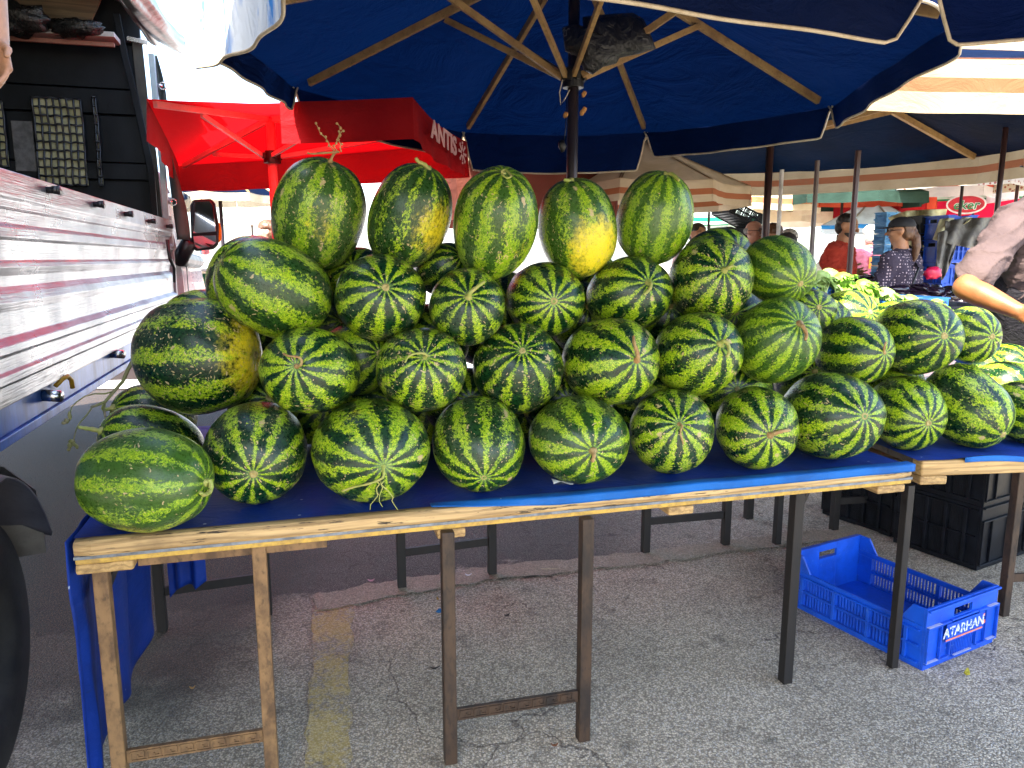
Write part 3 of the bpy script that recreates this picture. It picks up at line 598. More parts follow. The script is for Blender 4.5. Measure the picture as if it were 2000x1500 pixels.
  ('pale watermelon on the second table behind the diagonal one', (2.049, 3.055, 0.922), (0.124, 0.107, 0.124), (0.247, -0.966, 0.08), None, 10, 0, (0.0, 0.8, -0.6), 1.02, 0.3),
  ('pale grey-green watermelon half hidden below the last melon of the second row', (2.11, 3.29, 0.933), (0.12, 0.103, 0.12), (0.164, -0.98, 0.115), None, 11, 0, (0.0, 0.8, -0.6), 1.02, 0.3),
  ('pale watermelon farthest back on the second table, below the seller', (2.3, 3.427, 0.962), (0.115, 0.099, 0.115), (0.327, -0.928, 0.176), None, 12, 0, (0.0, 0.8, -0.6), 1.02, 0.3),
  ('pale watermelon cut by the right frame edge at the back of the second table', (2.477, 3.516, 0.892), (0.095, 0.111, 0.111), (0.235, -0.96, 0.153), None, 12, 0, (0.0, 0.8, -0.6), 1.02, 0.3),
]
def melon_mat():
    m, nt, b, out = new_mat('watermelon_rind'); k = N(nt)
    at = k.n('ShaderNodeAttribute', attribute_name='sph'); sp_at = k.n('ShaderNodeAttribute', attribute_name='spot')
    oi = k.n('ShaderNodeObjectInfo'); sepc = k.n('ShaderNodeSeparateColor'); k.l(oi.outputs['Color'], sepc.inputs[0])
    rnd = oi.outputs['Random']
    off = k.vmath('SCALE', (37.0, 11.0, 53.0)); k.l(rnd, off.inputs[3])
    sph = at.outputs['Vector']; vec = k.vmath('ADD', sph, off.outputs[0]).outputs[0]
    sx = k.n('ShaderNodeSeparateXYZ'); k.l(sph, sx.inputs[0])
    ang = k.math('ARCTAN2', sx.outputs[1], sx.outputs[0])
    nst = k.math('ROUND', k.math('MULTIPLY', sepc.outputs[0], 20.0))
    low = k.noise(vec, 2.2, 2, .5); mid = k.noise(vec, 7, 4, .6); hi = k.noise(vec, 17, 6, .72); fine = k.noise(vec, 42, 4, .7); vf = k.noise(vec, 95, 3, .6)
    az = k.math('ABSOLUTE', sx.outputs[2])
    eq = k.step(az, 1.0, .55)          # 0 at the poles, 1 round the waist
    dis = k.math('ADD', k.math('MULTIPLY', k.math('SUBTRACT', low, .5), 3.4), k.math('MULTIPLY', k.math('SUBTRACT', mid, .5), k.math('ADD', k.math('MULTIPLY', eq, 3.2), .9)))
    nan = k.noise(k.vmath('ADD', k.vmath('MULTIPLY', k.vmath('NORMALIZE', k.scale(sph, (1, 1, .02))).outputs[0], (3.2, 3.2, 3.2)).outputs[0], off.outputs[0]).outputs[0], 1.0, 3, .6)
    s = k.math('COSINE', k.math('ADD', k.math('ADD', k.math('MULTIPLY', ang, nst), dis), k.math('MULTIPLY', rnd, 6.0)))
    jag = k.math('MULTIPLY', k.math('SUBTRACT', hi, .5), k.math('ADD', k.math('MULTIPLY', eq, 5.2), 1.6))
    jag2 = k.math('MULTIPLY', k.math('SUBTRACT', fine, .5), 2.8)
    wid = k.math('MULTIPLY', k.math('SUBTRACT', k.noise(vec, 3.4, 2, .5), .5), 2.6)
    wid = k.math('ADD', wid, k.math('MULTIPLY', k.math('SUBTRACT', nan, .5), 2.6)); wid = k.math('ADD', wid, k.math('MULTIPLY', k.math('SUBTRACT', rnd, .5), .7))
    v = k.math('ADD', k.math('ADD', s, wid), k.math('ADD', jag, jag2))
    stripe = k.step(v, -.10, .75)
    halo = k.step(k.math('ADD', k.math('ADD', s, wid), k.math('MULTIPLY', jag, .4)), -.8, .9)
    dark = k.mix(k.step(mid, .3, .7), (.0008, .010, .0048), (.002, .026, .009))
    body = k.mix(k.math('MULTIPLY', k.math('ADD', k.math('MULTIPLY', halo, .6), k.math('MULTIPLY', k.step(hi, .45, .62), .35)), .9), dark, (.014, .085, .010))
    lite = k.mix(k.step(fine, .40, .60), (.016, .095, .004), (.22, .42, .006))
    lite = k.mix(k.math('MULTIPLY', k.step(k.math('ADD', k.math('MULTIPLY', vf, .6), k.math('MULTIPLY', hi, .4)), .49, .58), .9), lite, (.68, .76, .03))
    lg = k.math('MULTIPLY', sepc.outputs[2], 2.0)                       # lightness of this fruit
    col = k.mix(stripe, body, lite)
    # paler all-over fruit
    pal = k.math('MULTIPLY', k.math('SUBTRACT', lg, 1.0), k.math('ADD', .45, k.math('MULTIPLY', hi, .9)), clamp=True)
    col = k.mix(pal, col, (.13, .28, .018))
    # darker net veins in the pale stripes
    vv = k.vor(vec, 26, 'DISTANCE_TO_EDGE'); col = k.mix(k.math('MULTIPLY', k.step(vv.outputs['Distance'], .06, .015), .25), col, (.012, .06, .010))
    # ground spot, yellow
    sv = k.math('ADD', sp_at.outputs['Fac'], k.math('MULTIPLY', k.math('SUBTRACT', mid, .5), .55)); sv = k.math('ADD', sv, k.math('MULTIPLY', k.math('SUBTRACT', hi, .5), .5))
    thr = k.math('SUBTRACT', 1.25, k.math('MULTIPLY', sepc.outputs[1], .62))
    yel = k.step(sv, thr, k.math('ADD', thr, .34))
    yel = k.math('MULTIPLY', yel, k.step(sepc.outputs[1], .02, .10))
    ycol = k.mix(k.step(fine, .35, .7), (.85, .66, .015), (.62, .56, .03))
    col = k.mix(yel, col, ycol)
    # pale polar button surroundings
    col = k.mix(k.math('MULTIPLY', k.step(k.math('ADD', az, k.math('MULTIPLY', k.math('SUBTRACT', hi, .5), .02)), .984, .999), .55), col, (.16, .28, .07))
    # scars and specks
    al = oi.outputs['Alpha']
    v3 = k.vor(k.vmath('ADD', vec, k.vmath('SCALE', k.n('ShaderNodeTexNoise').outputs['Color']).outputs[0]).outputs[0], 15)
    s3 = k.n('ShaderNodeSeparateColor'); k.l(v3.outputs['Color'], s3.inputs[0])
    on = k.math('GREATER_THAN', s3.outputs[0], k.math('SUBTRACT', .96, k.math('MULTIPLY', al, .42)))
    size = k.math('ADD', .17, k.math('MULTIPLY', s3.outputs[1], .20))
    spk = k.math('MULTIPLY', on, k.math('LESS_THAN', k.math('ADD', v3.outputs['Distance'], k.math('MULTIPLY', k.math('SUBTRACT', vf, .5), .12)), size))
    v4 = k.vor(k.scale(vec, (1, 1, .45)), 3.6); s4 = k.n('ShaderNodeSeparateColor'); k.l(v4.outputs['Color'], s4.inputs[0])
    on4 = k.math('GREATER_THAN', s4.outputs[0], k.math('SUBTRACT', .99, k.math('MULTIPLY', al, .20)))
    scar = k.math('MULTIPLY', on4, k.math('LESS_THAN', k.math('ADD', v4.outputs['Distance'], k.math('MULTIPLY', k.math('SUBTRACT', hi, .5), .9)), .20))
    sc_ = k.math('MAXIMUM', spk, scar)
    col = k.mix(k.math('MULTIPLY', sc_, .9), col, k.mix(fine, (.62, .50, .26), (.40, .28, .14)))
    # dust film
    dust = k.noise(vec, 1.6, 4, .6)
    col = k.mix(k.math('MULTIPLY', k.step(dust, .45, .8), .12), col, (.30, .34, .30))
    k.l(col, b.inputs['Base Color'])
    k.l(k.math('ADD', k.math('MULTIPLY', hi, .26), .16), b.inputs['Roughness'])
    b.inputs['Specular IOR Level'].default_value = .42; b.inputs['Coat Weight'].default_value = .0; b.inputs['Coat Roughness'].default_value = .28
    hgt = k.math('ADD', k.math('MULTIPLY', fine, .4), k.math('MULTIPLY', stripe, .35)); hgt = k.math('SUBTRACT', hgt, k.math('MULTIPLY', sc_, .8))
    k.l(k.bump(hgt, .30, .004), b.inputs['Normal'])
    return m
m_melon = melon_mat()
m_stem = simple('green_stem', (.30, .36, .07), .55, c2=(.42, .36, .12), scale=40, fine=200, bump=.4)
m_stemdry = simple('dry_brown_stem', (.33, .17, .06), .65, c2=(.45, .33, .14), scale=40, fine=200, bump=.4)
m_button = simple('stem_scar_tan', (.42, .34, .13), .7, c2=(.24, .20, .06), scale=60, fine=200, bump=.5)
GROUP = 'watermelons stacked in a pyramid on the market tables'
def melon(idx, label, c, s, ax, stem, nst, yel, dv, li, spk):
    ax = V(ax).normalized(); up = V((0, 0, 1)) if abs(ax.z) < .8 else V((0, -1, 0))
    x = up.cross(ax).normalized(); y = ax.cross(x); c = V(c)
    rs = random.Random(idx*7+1); o1 = V((rs.random()*50, rs.random()*50, rs.random()*50))
    dvn = V(dv).normalized()
    nu, nv = 72, 48; vs = []; sph = []; spot = []
    amp = .016+.012*rs.random(); egg = rs.uniform(-.05, .05)
    for j in range(nv+1):
        ph = math.pi*j/nv
        for i in range(nu):
            th = 2*math.pi*i/nu
            d = V((math.sin(ph)*math.cos(th), math.sin(ph)*math.sin(th), math.cos(ph)))
            r = 1+amp*noise.noise(d*1.5+o1)*1.4
            r += .0045*math.cos(th*nst)*math.sin(ph)**.5
            az = abs(d.z); r -= .035*max(0, (az-.965)/.035)**2*.8        # dimple round the stem
            r += .034*math.sin(2*ph)**2; rr = math.sin(ph)*egg*d.z
            q = x*(d.x*s[0]*(r+rr))+y*(d.y*s[1]*(r+rr))+ax*(d.z*s[2]*r)
            vs.append(q); sph.append(d); spot.append(q.normalized().dot(dvn))
    fs = [(j*nu+i, (j+1)*nu+i, (j+1)*nu+(i+1) % nu, j*nu+(i+1) % nu) for j in range(nv) for i in range(nu)]
    me = bpy.data.meshes.new('watermelon'); me.from_pydata([tuple(a) for a in vs], [], fs)
    a = me.attributes.new('sph', 'FLOAT_VECTOR', 'POINT'); a.data.foreach_set('vector', [t for d in sph for t in d])
    a = me.attributes.new('spot', 'FLOAT', 'POINT'); a.data.foreach_set('value', spot)
    me.polygons.foreach_set('use_smooth', [True]*len(me.polygons)); me.materials.append(m_melon)
    o = bpy.data.objects.new('watermelon', me); C.objects.link(o); o.location = c
    o.color = (nst/20.0, yel, li/2.0, spk)
    tag(o, label, 'watermelon', GROUP)
    pole = c+ax*s[2]*.972
    mb = MB()
    if stem:
        pts = [V(q) for q in stem]; pts[0] = pole-ax*.004
        # smooth the polyline
        P = [pts[0]]
        for i in range(len(pts)-1):
            p0 = pts[max(i-1, 0)]; p1 = pts[i]; p2 = pts[i+1]; p3 = pts[min(i+2, len(pts)-1)]
            for t in (.25, .5, .75, 1):
                P.append(.5*((2*p1)+(p2-p0)*t+(2*p0-5*p1+4*p2-p3)*t*t+(3*p1-p0-3*p2+p3)*t**3))
        n = len(P); L = sum((P[i+1]-P[i]).length for i in range(n-1))
        th = .0075 if L < .11 else .005
        thin = any(w_ in label for w_ in ('tendril', 'thin', 'vine', 'curled brown'))
        if thin: th = .0042
        rad = [th*(1.7 if i < 2 else 1.0)*(1-.45*i/n)*(1+.15*math.sin(i*2.1)) for i in range(n)]
        mb.tube(P, rad, 8)
        if 'vine' in label:
            q = P[len(P)//2]
            for kx in range(3):
                a_ = q+V((.01*kx, 0, 0)); br = [a_]
                for jj in range(7): br.append(br[-1]+V((rs.uniform(-.008, .012)*(1 if kx else -1), rs.uniform(-.005, .002), (.011 if 'upright' in label else -.010)+rs.uniform(-.004, .004))))
                mb.tube(br, [.0022*(1-.08*t) for t in range(len(br))], 6)
                if 'upright' in label:
                    for t in br[2:]: mb.ell(t+V((rs.uniform(-.004, .004), 0, 0)), (.004, .003, .004), 6, 4)
        mt = m_stemdry if any(w_ in label for w_ in ('brown', 'dry', 'tan stem', 'paper')) else m_stem
        mb.build('stem', mt, o, smooth=True)
    else:
        rr = .0085+.003*rs.random()
        def ring(u, v):
            a = 2*math.pi*u; q = [(0, .0032), (rr*.35, .0022), (rr*.6, .0045), (rr*.95, .0040), (rr*1.25, -.001)][int(round(v*4))]
            return pole+x*math.cos(a)*q[0]*(1+.12*math.sin(3*a+idx))+y*math.sin(a)*q[0]+ax*(q[1]-.001)
        mb.grid(ring, 18, 4)
        mb.build('stem_scar', m_button, o, smooth=True)
    return o
for i_, row in enumerate(MELONS): melon(i_, *row)
# long withered vine hanging from the left end of the stack
mb = MB()
def vine(pix, dep, r):
    P = [W(u, v, dep+dd) for (u, v), dd in zip(pix, dep_off(len(pix)))]
    mb.tube(P, [r*(1-.5*i/len(P)) for i in range(len(P))], 7)
def dep_off(n): return [-.012*i for i in range(n)]
vine([(262, 700), (250, 722), (240, 745), (222, 765), (205, 785), (188, 792), (178, 795)], 2.30, .0065)
vine([(220, 765), (205, 769), (185, 769), (165, 774), (150, 785), (140, 795), (137, 808)], 2.26, .0026)
vine([(180, 795), (170, 810), (158, 823), (150, 835), (146, 850), (143, 862)], 2.22, .0026)
vine([(205, 785), (203, 800), (205, 812), (208, 820)], 2.27, .0040)
for (u, v, a, b_) in ((136, 812, .006, .014), (130, 822, .008, .008), (124, 826, .007, .005), (140, 862, .010, .007), (136, 870, .007, .009), (145, 868, .008, .006), (150, 872, .005, .008), (134, 878, .006, .005)):
    mb.ell(W(u, v, 2.18), (a, .004, b_), 8, 6, fn=lambda d, q: q*(1+.35*noise.noise(d*3+q*40)))
m_vine = simple('withered_vine', (.16, .18, .05), .7, c2=(.24, .21, .12), scale=30)
o = mb.build('withered_vine', m_vine, smooth=True)
tag(o, 'long withered vine with shrivelled tips dangling off the left end of the melon stack', 'vine')
# ------------------------------------------------------------------ lorry with an aluminium drop-side bed
KR = R_(16.1); K0 = V((-1.447, 2.17, 0))
kx = V((math.cos(KR), math.sin(KR), 0)); ky = V((-math.sin(KR), math.cos(KR), 0))
def tk(a, l, z): return K0+kx*a+ky*l+V((0, 0, z))        # a outward, l along, z up
def kp(u, v, a=0.0): return on_plane(u, v, tk(a, 0, 0), kx)   # a point of the side plane
def kh(u, v, l): return on_plane(u, v, tk(0, l, 0), ky)       # a point of the headboard plane
def kc(q): q = q-K0; return q.dot(kx), q.dot(ky), q.z
def kbox(a0, a1, l0, l1, z0, z1): return tbox(a0, a1, l0, l1, z0, z1, tk)
truck = empty('cargo_lorry', tk(-1.0, 1.5, 0), KR, 'white flatbed lorry with ribbed aluminium drop side parked at the left edge', 'lorry')
m_alu, nt, b, out = new_mat('polished_ribbed_aluminium'); k = N(nt)
mp = k.n('ShaderNodeMapping'); mp.vector_type = 'TEXTURE'; mp.inputs['Rotation'].default_value = (0, 0, KR); k.l(k.pos(), mp.inputs[0])
br = k.noise(k.scale(mp.outputs[0], (1, .02, 1)), 220, 3, .6); sm = k.noise(mp.outputs[0], 3, 5, .6); vs_ = k.noise(k.scale(mp.outputs[0], (1, 6, .6)), 4, 5, .65)
col = k.mix(k.step(sm, .35, .7), (.36, .36, .38), (.22, .23, .26)); col = k.mix(k.math('MULTIPLY', k.step(vs_, .58, .8), .5), col, (.20, .15, .12))
k.l(col, b.inputs['Base Color']); b.inputs['Metallic'].default_value = .78
k.l(k.math('ADD', k.math('MULTIPLY', sm, .30), .16), b.inputs['Roughness']); k.l(k.bump(k.math('ADD', k.math('MULTIPLY', br, .35), k.math('MULTIPLY', k.noise(k.scale(mp.outputs[0], (1, .6, 1.3)), 4, 3), 3.0)), .30, .02), b.inputs['Normal'])
m_skirt = simple('blue_painted_chassis', (.03, .16, .62), .38, metal=.1, c2=(.012, .05, .20), scale=6, fine=60, bump=.2, stretch=(1, 1, .25))
m_dark = simple('dark_painted_steel', (.006, .008, .011), .5, c2=(.002, .003, .004), scale=5, fine=90, bump=.3, stretch=(1, 1, .5), spec=.15)
m_black = simple('black_plastic', (.008, .008, .010), .38, c2=(.015, .015, .017), bump=.1)
m_rubber = simple('dusty_rubber', (.012, .012, .012), .8, c2=(.03, .028, .025), scale=12, fine=90, bump=.4)
m_teal = simple('pale_teal_paint', (.26, .36, .38), .4, c2=(.20, .27, .28), scale=8, bump=.15)
m_pinkwhite = simple('pearl_white_cab_paint', (.62, .50, .52), .22, c2=(.52, .42, .45), scale=2, fine=40, bump=.03, coat=.6)
m_chrome = simple('bright_steel', (.6, .6, .6), .25, metal=1.0, c2=(.45, .44, .42), bump=.05)
L0, L1 = -3.4, 3.02
zt = 1.700
prof = [(0, zt), (.012, zt), (.014, zt-.075), (.006, zt-.085), (.006, zt-.105), (-.006, zt-.112), (-.006, zt-.150), (.012, zt-.162), (.014, zt-.190), (-.004, zt-.198),
        (-.010, zt-.255), (-.004, zt-.262), (.000, zt-.275), (-.014, zt-.300), (-.016, zt-.330), (-.004, zt-.350), (.004, zt-.375), (-.004, zt-.400), (-.004, zt-.470), (.016, zt-.490),
        (.018, zt-.510), (.006, zt-.520), (.006, zt-.560), (.018, zt-.568), (.018, zt-.590), (.004, zt-.600), (.004, zt-.655), (-.02, zt-.660), (-.03, zt)]
n_ = len(prof); vs = [tk(a, L0, z) for a, z in prof]+[tk(a, L1-.02, z) for a, z in prof]
mb = MB().add(vs, [(i, (i+1) % n_, n_+(i+1) % n_, n_+i) for i in range(n_)]+[tuple(range(n_-1, -1, -1)), tuple(range(n_, 2*n_))])
mb.build('drop_side', m_alu, truck, bevel=.002)
mb = MB().add(*kbox(-.06, -.022, L0, L1, .955, 1.045)); mb.add(*kbox(-.05, -.012, L0, L1, .925, .954)); mb.build('chassis_rail', m_skirt, truck, bevel=.003)
MB().add(*kbox(-1.98, -.065, L0, L1, 1.00, 1.05)).build('bed_floor', m_dark, truck)
MB().add(*kbox(-1.35, -.75, L0, L1, .72, .92)).build('chassis', m_dark, truck, bevel=.01)
MB().add(*kbox(-2.02, -1.99, L0, L1-.02, 1.04, 1.70)).build('far_drop_side', m_alu, truck)
# corner stanchion with a black lever
ms = MB().add(*kbox(-.045, .010, L1-.015, L1+.030, 1.00, 1.73)); ms = ms.build('corner_stanchion', m_teal, truck, bevel=.004)
mb = MB(); A = [kp(327, 468, .03), kp(329, 488, .03), kp(332, 505, .045), kp(340, 522, .045), kp(341, 550, .03)]
mb.tube(A, [.012, .010, .011, .011, .010], 8); mb.build('lever', m_black, ms, smooth=True)
# row of small black spigots along the top band
for u, v in ((92, 371), (183, 399), (243, 418), (290, 432), (325, 442)):
    q = kp(u, v, .014); a, l, z = kc(q); mb = MB()
    mb.cyl(tk(.012, l, z), tk(.045, l, z), .011, 12); mb.cyl(tk(.045, l, z), tk(.052, l, z), .015, 12)
    mb.tube([tk(.035, l-.012, z), tk(.040, l+.01, z+.001), tk(.036, l+.06, z-.004), tk(.030, l+.105, z-.006)], [.013, .014, .010, .004], 8)
    mb.build('latch', m_black, truck, smooth=True)
for u, v, yel in ((92, 771, True), (222, 690, False)):
    q = kp(u, v, -.01); a, l, z = kc(q); mb = MB()
    mb.cyl(tk(-.03, l, z), tk(.035, l-.02, z-.004), .020, 16, .019); h = mb.build('lashing_tube', m_chrome, truck, smooth=True)
    if yel:
        m_yhook = simple('yellow_hook_paint', (.65, .35, .02), .4)
        mb = MB(); mb.tube([tk(-.012, l+.10, z+.012), tk(.005, l+.12, z+.032), tk(.012, l+.16, z+.036), tk(.014, l+.19, z+.018), tk(.014, l+.195, z-.012)], .008, 8); mb.build('hook', m_yhook, truck, smooth=True)
# rear wheel and mudguard
wc = tk(-.165, -.36, .40)
wh = empty('rear_wheel', tk(0, 0, 0)-tk(0, 0, 0), 0); wh.parent = truck; wh.location = (0, 0, 0)
mb = MB()
def tyre(u, v):
    a = 2*math.pi*u; b_ = 2*math.pi*v; w_ = .115; r = .40+.5*.0
    ca, sa = math.cos(b_), math.sin(b_)
    rr = .315+.085*(abs(sa)**.6*(1 if sa > 0 else -1)) ; aa = w_*(abs(ca)**.45*(1 if ca > 0 else -1))
    groove = -.016 if (sa > .75 and (abs(aa % .05-.025) < .006 or (int(u*72) % 2 == 0 and abs(aa) > .055))) else 0
    rr += groove
    return wc+kx*aa+ky*math.cos(a)*rr+V((0, 0, math.sin(a)*rr))
mb.grid(tyre, 144, 40); mb.build('tyre', m_rubber, wh, smooth=True)
mb = MB()
for a0, r in ((.06, .235), (.075, .20), (.02, .10)): mb.cyl(wc+kx*(a0-.08), wc+kx*a0, r, 32)
for i in range(6):
    t = i*math.pi/3; mb.cyl(wc+kx*.02+ky*math.cos(t)*.075+V((0, 0, math.sin(t)*.075)), wc+kx*.045+ky*math.cos(t)*.075+V((0, 0, math.sin(t)*.075)), .012, 6)
mb.build('rim', simple('dusty_steel_rim', (.10, .10, .10), .6, metal=.4, c2=(.05, .05, .05)), wh, bevel=.004)
m_guard = simple('grey_plastic_mudguard', (.075, .08, .10), .55, c2=(.045, .045, .06), scale=5, fine=60)
m_flap = simple('dusty_mud_flap', (.16, .15, .13), .8, c2=(.09, .08, .07), scale=6, fine=60)
mb = MB()
def guard(u, v):
    t = R_(168-u*146); r = .485; l = -.36+math.cos(t)*r*1.02; z = .43+math.sin(t)*r*.98
    z = min(z, .885)
    return tk(-.30+v*.30, l, z-(.03*(v > .99)))
mb.grid(guard, 40, 4); mb.build('mudguard', m_guard, truck, smooth=True, solid=.012)
pts = [tk(-.02, .09, .60), tk(-.02, .095, .52), tk(-.30, .095, .50), tk(-.30, .09, .84), tk(-.10, .06, .82), tk(-.02, .06, .74)]
mb = MB().prism(pts, ky*.006); mb.build('mud_flap', m_flap, truck)
# headboard: dark planks, mesh grille with a pale panel behind, posts
HL = 3.05
mb = MB(); z = 1.05; i = 0
for z0, z1, off in ((1.05, 1.30, 0), (1.31, 1.52, .012), (1.53, 1.62, 0), (1.63, 1.95, .012), (1.96, 2.06, -.006), (2.07, 2.36, .012), (2.37, 2.52, 0), (2.53, 2.80, .01), (2.81, 3.3, 0)):
    mb.add(*kbox(-1.96, -.10, HL+off, HL+.04+off, z0, z1))
mb.build('headboard', m_dark, truck, bevel=.004); MB().add(*kbox(-1.97, -.11, HL+.055, HL+.075, 1.05, 3.3)).build('headboard_backing', m_dark, truck)
q0 = kh(62, 190, HL-.02); q1 = kh(172, 362, HL-.02); a0, _, z1 = kc(q0); a1, _, z0 = kc(q1)
m_beige = simple('yellowed_panel', (.46, .42, .24), .7, c2=(.30, .27, .13), scale=12)
def grille(a0, a1, z0, z1, nx, nz):
    g = MB().add(*kbox(a0, a1, HL-.012, HL-.004, z0, z1)).build('panel', m_beige, truck)
    mb = MB()
    for i in range(nx+1):
        a = a0+(a1-a0)*i/nx; P = [tk(a+.004*math.sin(z_*9), HL-.028-.006*math.sin(z_*40+i), z_) for z_ in [z0+(z1-z0)*j/40 for j in range(41)]]; mb.tube(P, .0065, 6)
    for j in range(nz+1):
        z_ = z0+(z1-z0)*j/nz; P = [tk(a0+(a1-a0)*i/20, HL-.030+.006*math.sin(i+j), z_+.003*math.sin(i*1.3+j)) for i in range(21)]; mb.tube(P, .0065, 6)
    mb.build('wire_grille', m_black, g, smooth=True)
grille(a0, a1, z0, z1, 7, 10)
c0 = kc(kh(-80, 195, HL-.02)); c1 = kc(kh(17, 325, HL-.02)); grille(c0[0], c1[0], c1[2], c0[2], 6, 8)
c0 = kc(kh(186, 190, HL-.02)); c1 = kc(kh(196, 362, HL-.02)); grille(c0[0], c1[0], c1[2], c0[2], 1, 10)
m_greyrag = simple('grubby_grey_sheet', (.12, .11, .10), .8, c2=(.05, .045, .04), scale=14, fine=60, bump=.5)
c0 = kc(kh(20, 235, HL-.02)); c1 = kc(kh(72, 335, HL-.02)); MB().add(*kbox(c0[0], c1[0], HL-.016, HL-.005, c1[2], c0[2])).build('patch_sheet', m_greyrag, truck, bevel=.003)
def kline(pix, l, w_, name, m, depth=.03):
    P = [kh(u, v, l) for u, v in pix]; mb = MB()
    for i in range(len(P)-1):
        d = (P[i+1]-P[i]).normalized(); mb.bar(P[i]-d*.006, P[i+1]+d*.006, w_, depth, ky)
    return mb.build(name, m, truck, bevel=.003)
kline([(228, 30), (244, 110), (262, 180), (280, 260), (296, 340), (306, 470)], HL-.07, .038, 'bowed_post', m_dark)
kline([(296, 108), (306, 220), (318, 330), (328, 470)], HL-.03, .034, 'side_post', m_teal, .05)
kline([(268, 85), (280, 200), (296, 300), (312, 470)], HL+.0, .06, 'inner_post', simple('dusty_olive_panel', (.045, .042, .03), .7), .02)
kline([(-120, 56), (228, 76)], HL-.16, .030, 'shelf_edge', simple('dusty_shelf_edge', (.42, .40, .36), .6), .20)
kline([(-120, 66), (222, 88)], HL-.19, .026, 'shelf_board', simple('red_brown_board', (.28, .11, .07), .6), .02)
kline([(250, 76), (288, 84)], HL-.05, .030, 'bracket', m_chrome)
mb = MB().prism([kh(-200, -200, HL-.12), kh(215, -200, HL-.12), kh(196, 0, HL-.12), kh(172, 55, HL-.12), kh(90, 40, HL-.12), kh(-200, 20, HL-.12)], ky*.02)
mb.build('plywood_panel', wood('dark_plywood', (.13, .085, .04), (.07, .042, .02), kx, 3), truck)
# narrow grey canvas strip, rings and rolled side curtain
m_canvas = simple('grey_green_canvas', (.06, .075, .07), .6, c2=(.035, .045, .045), scale=5, bump=.3)
def strip(u, v):
    a = 300+46*v+u*(6+18*v); y = 108+v*360
    return kh(a+5*math.sin(v*9)*u, y, HL+.03+.03*math.sin(u*3+v*4))
MB().grid(strip, 6, 30).build('canvas_strip', m_canvas, truck, smooth=True, solid=.004)
for u, v in ((318, 168), (332, 280), (338, 395)):
    c = kh(u, v, HL+.0); mb = MB(); mb.tube([c+kx*math.cos(t*.5236)*.022+V((0, 0, math.sin(t*.5236)*.022)) for t in range(13)], .0045, 6)
    mb.cyl(c-ky*.01-kx*.03, c-ky*.01, .010, 8); mb.build('lashing_ring', m_chrome, truck, smooth=True)
m_roll, nt, b, out = new_mat('grey_pvc_curtain'); k = N(nt); n1 = k.noise(k.pos(), 6, 4); 
k.l(k.mix(n1, (.20, .20, .19), (.10, .10, .095)), b.inputs['Base Color']); b.inputs['Roughness'].default_value = .32; b.inputs['Metallic'].default_value = .35
k.l(k.bump(k.noise(k.pos(), 14, 3), .25, .02), b.inputs['Normal'])
def rolled(l0, l1, c0, c1, r0, r1, sag=.0):
    mb = MB()
    def fn(u, v):
        t = 2*math.pi*u; r = (r0+(r1-r0)*v)*(1+.12*math.sin(3*t+v*5)+.06*math.sin(7*t-v*9)); c = c0.lerp(c1, v); c = c+V((0, 0, -sag*math.sin(math.pi*v)))
        return c+kx*math.cos(t)*r+V((0, 0, 1))*math.sin(t)*r
    mb.grid(fn, 40, 30); e = []
    mb.ell(c1, (r1*.96, .03, r1*.96), 16, 8); return mb
r1_ = rolled(0, 0, W(232, -60, 2.6), W(345, 84, 4.4), .055, .052, .03); r1_.build('rolled_curtain', m_roll, truck, smooth=True)
r2_ = rolled(0, 0, W(195, -80, 2.7), W(300, 78, 4.35), .045, .03, -.02); r2_.build('rolled_curtain', m_roll, truck, smooth=True)
# roof over the bed
mb = MB()
def roof(u, v):
    a = -2.0+u*1.90; return tk(a, L0+v*(HL+.1-L0), 3.02+.22*math.sin(math.pi*u))
mb.grid(roof, 10, 20); mb.build('canvas_roof', m_canvas, truck, smooth=True, solid=.01)
MB().grid(lambda u, v: tk(-2.0+.05*math.sin(v*20), L0+v*(HL-L0), 1.05+u*1.97), 6, 30).build('far_curtain', m_canvas, truck, smooth=True, solid=.006)
MB().grid(lambda u, v: tk(-.12+.72*u, -2.5+v*1.95, 3.03-.05*u+.02*math.sin(v*14)*u), 10, 24).build('added_shade_flap', m_canvas, truck, smooth=True, solid=.006)  # flap added out of view to shade the upper left melons
# black plastic bag on the shelf
mb = MB(); c = kh(20, 38, HL-.25)
mb.ell(c, (.22, .10, .085), 28, 18, fn=lambda d, q: q*(1+.35*noise.noise(d*3.2))); mb.ell(c+kx*.33-V((0, 0, .02)), (.17, .08, .05), 24, 14, fn=lambda d, q: q*(1+.4*noise.noise(d*3.7)))
m_bag = simple('black_bin_bag', (.012, .012, .012), .25, c2=(.02, .018, .016), bump=.6, scale=14, bdist=.02)
o = mb.build('plastic_bag', m_bag, smooth=True); tag(o, 'crumpled black plastic bag on the shelf inside the lorry, top left', 'bag')
# cab: mostly hidden in front of the headboard
mb = MB(); secs = []
cabp = [(-1.98, .60), (.00, .60), (.03, 1.0), (.02, 1.35), (-.02, 1.62), (-.10, 2.05), (-.20, 2.18), (-1.78, 2.18), (-1.98, 1.62)]
n_ = len(cabp); vs = []
for l, s_, dz in ((HL+.22, 1, 0), (HL+1.35, 1, 0), (HL+1.75, .97, -.35), (HL+2.0, .95, -.9)):
    for a, z in cabp: vs.append(tk(a*s_, l, max(.6, z+dz*(z > 1.2))))
mb.add(vs, [(s*n_+i, s*n_+(i+1) % n_, (s+1)*n_+(i+1) % n_, (s+1)*n_+i) for s in range(3) for i in range(n_)]+[tuple(range(n_-1, -1, -1)), tuple(range(3*n_, 4*n_))])
mb.build('cab', m_pinkwhite, truck, bevel=.02, seg=3)
m_glass = simple('dark_glass', (.01, .012, .015), .05, c2=(.015, .02, .02), bump=0, spec=.8)
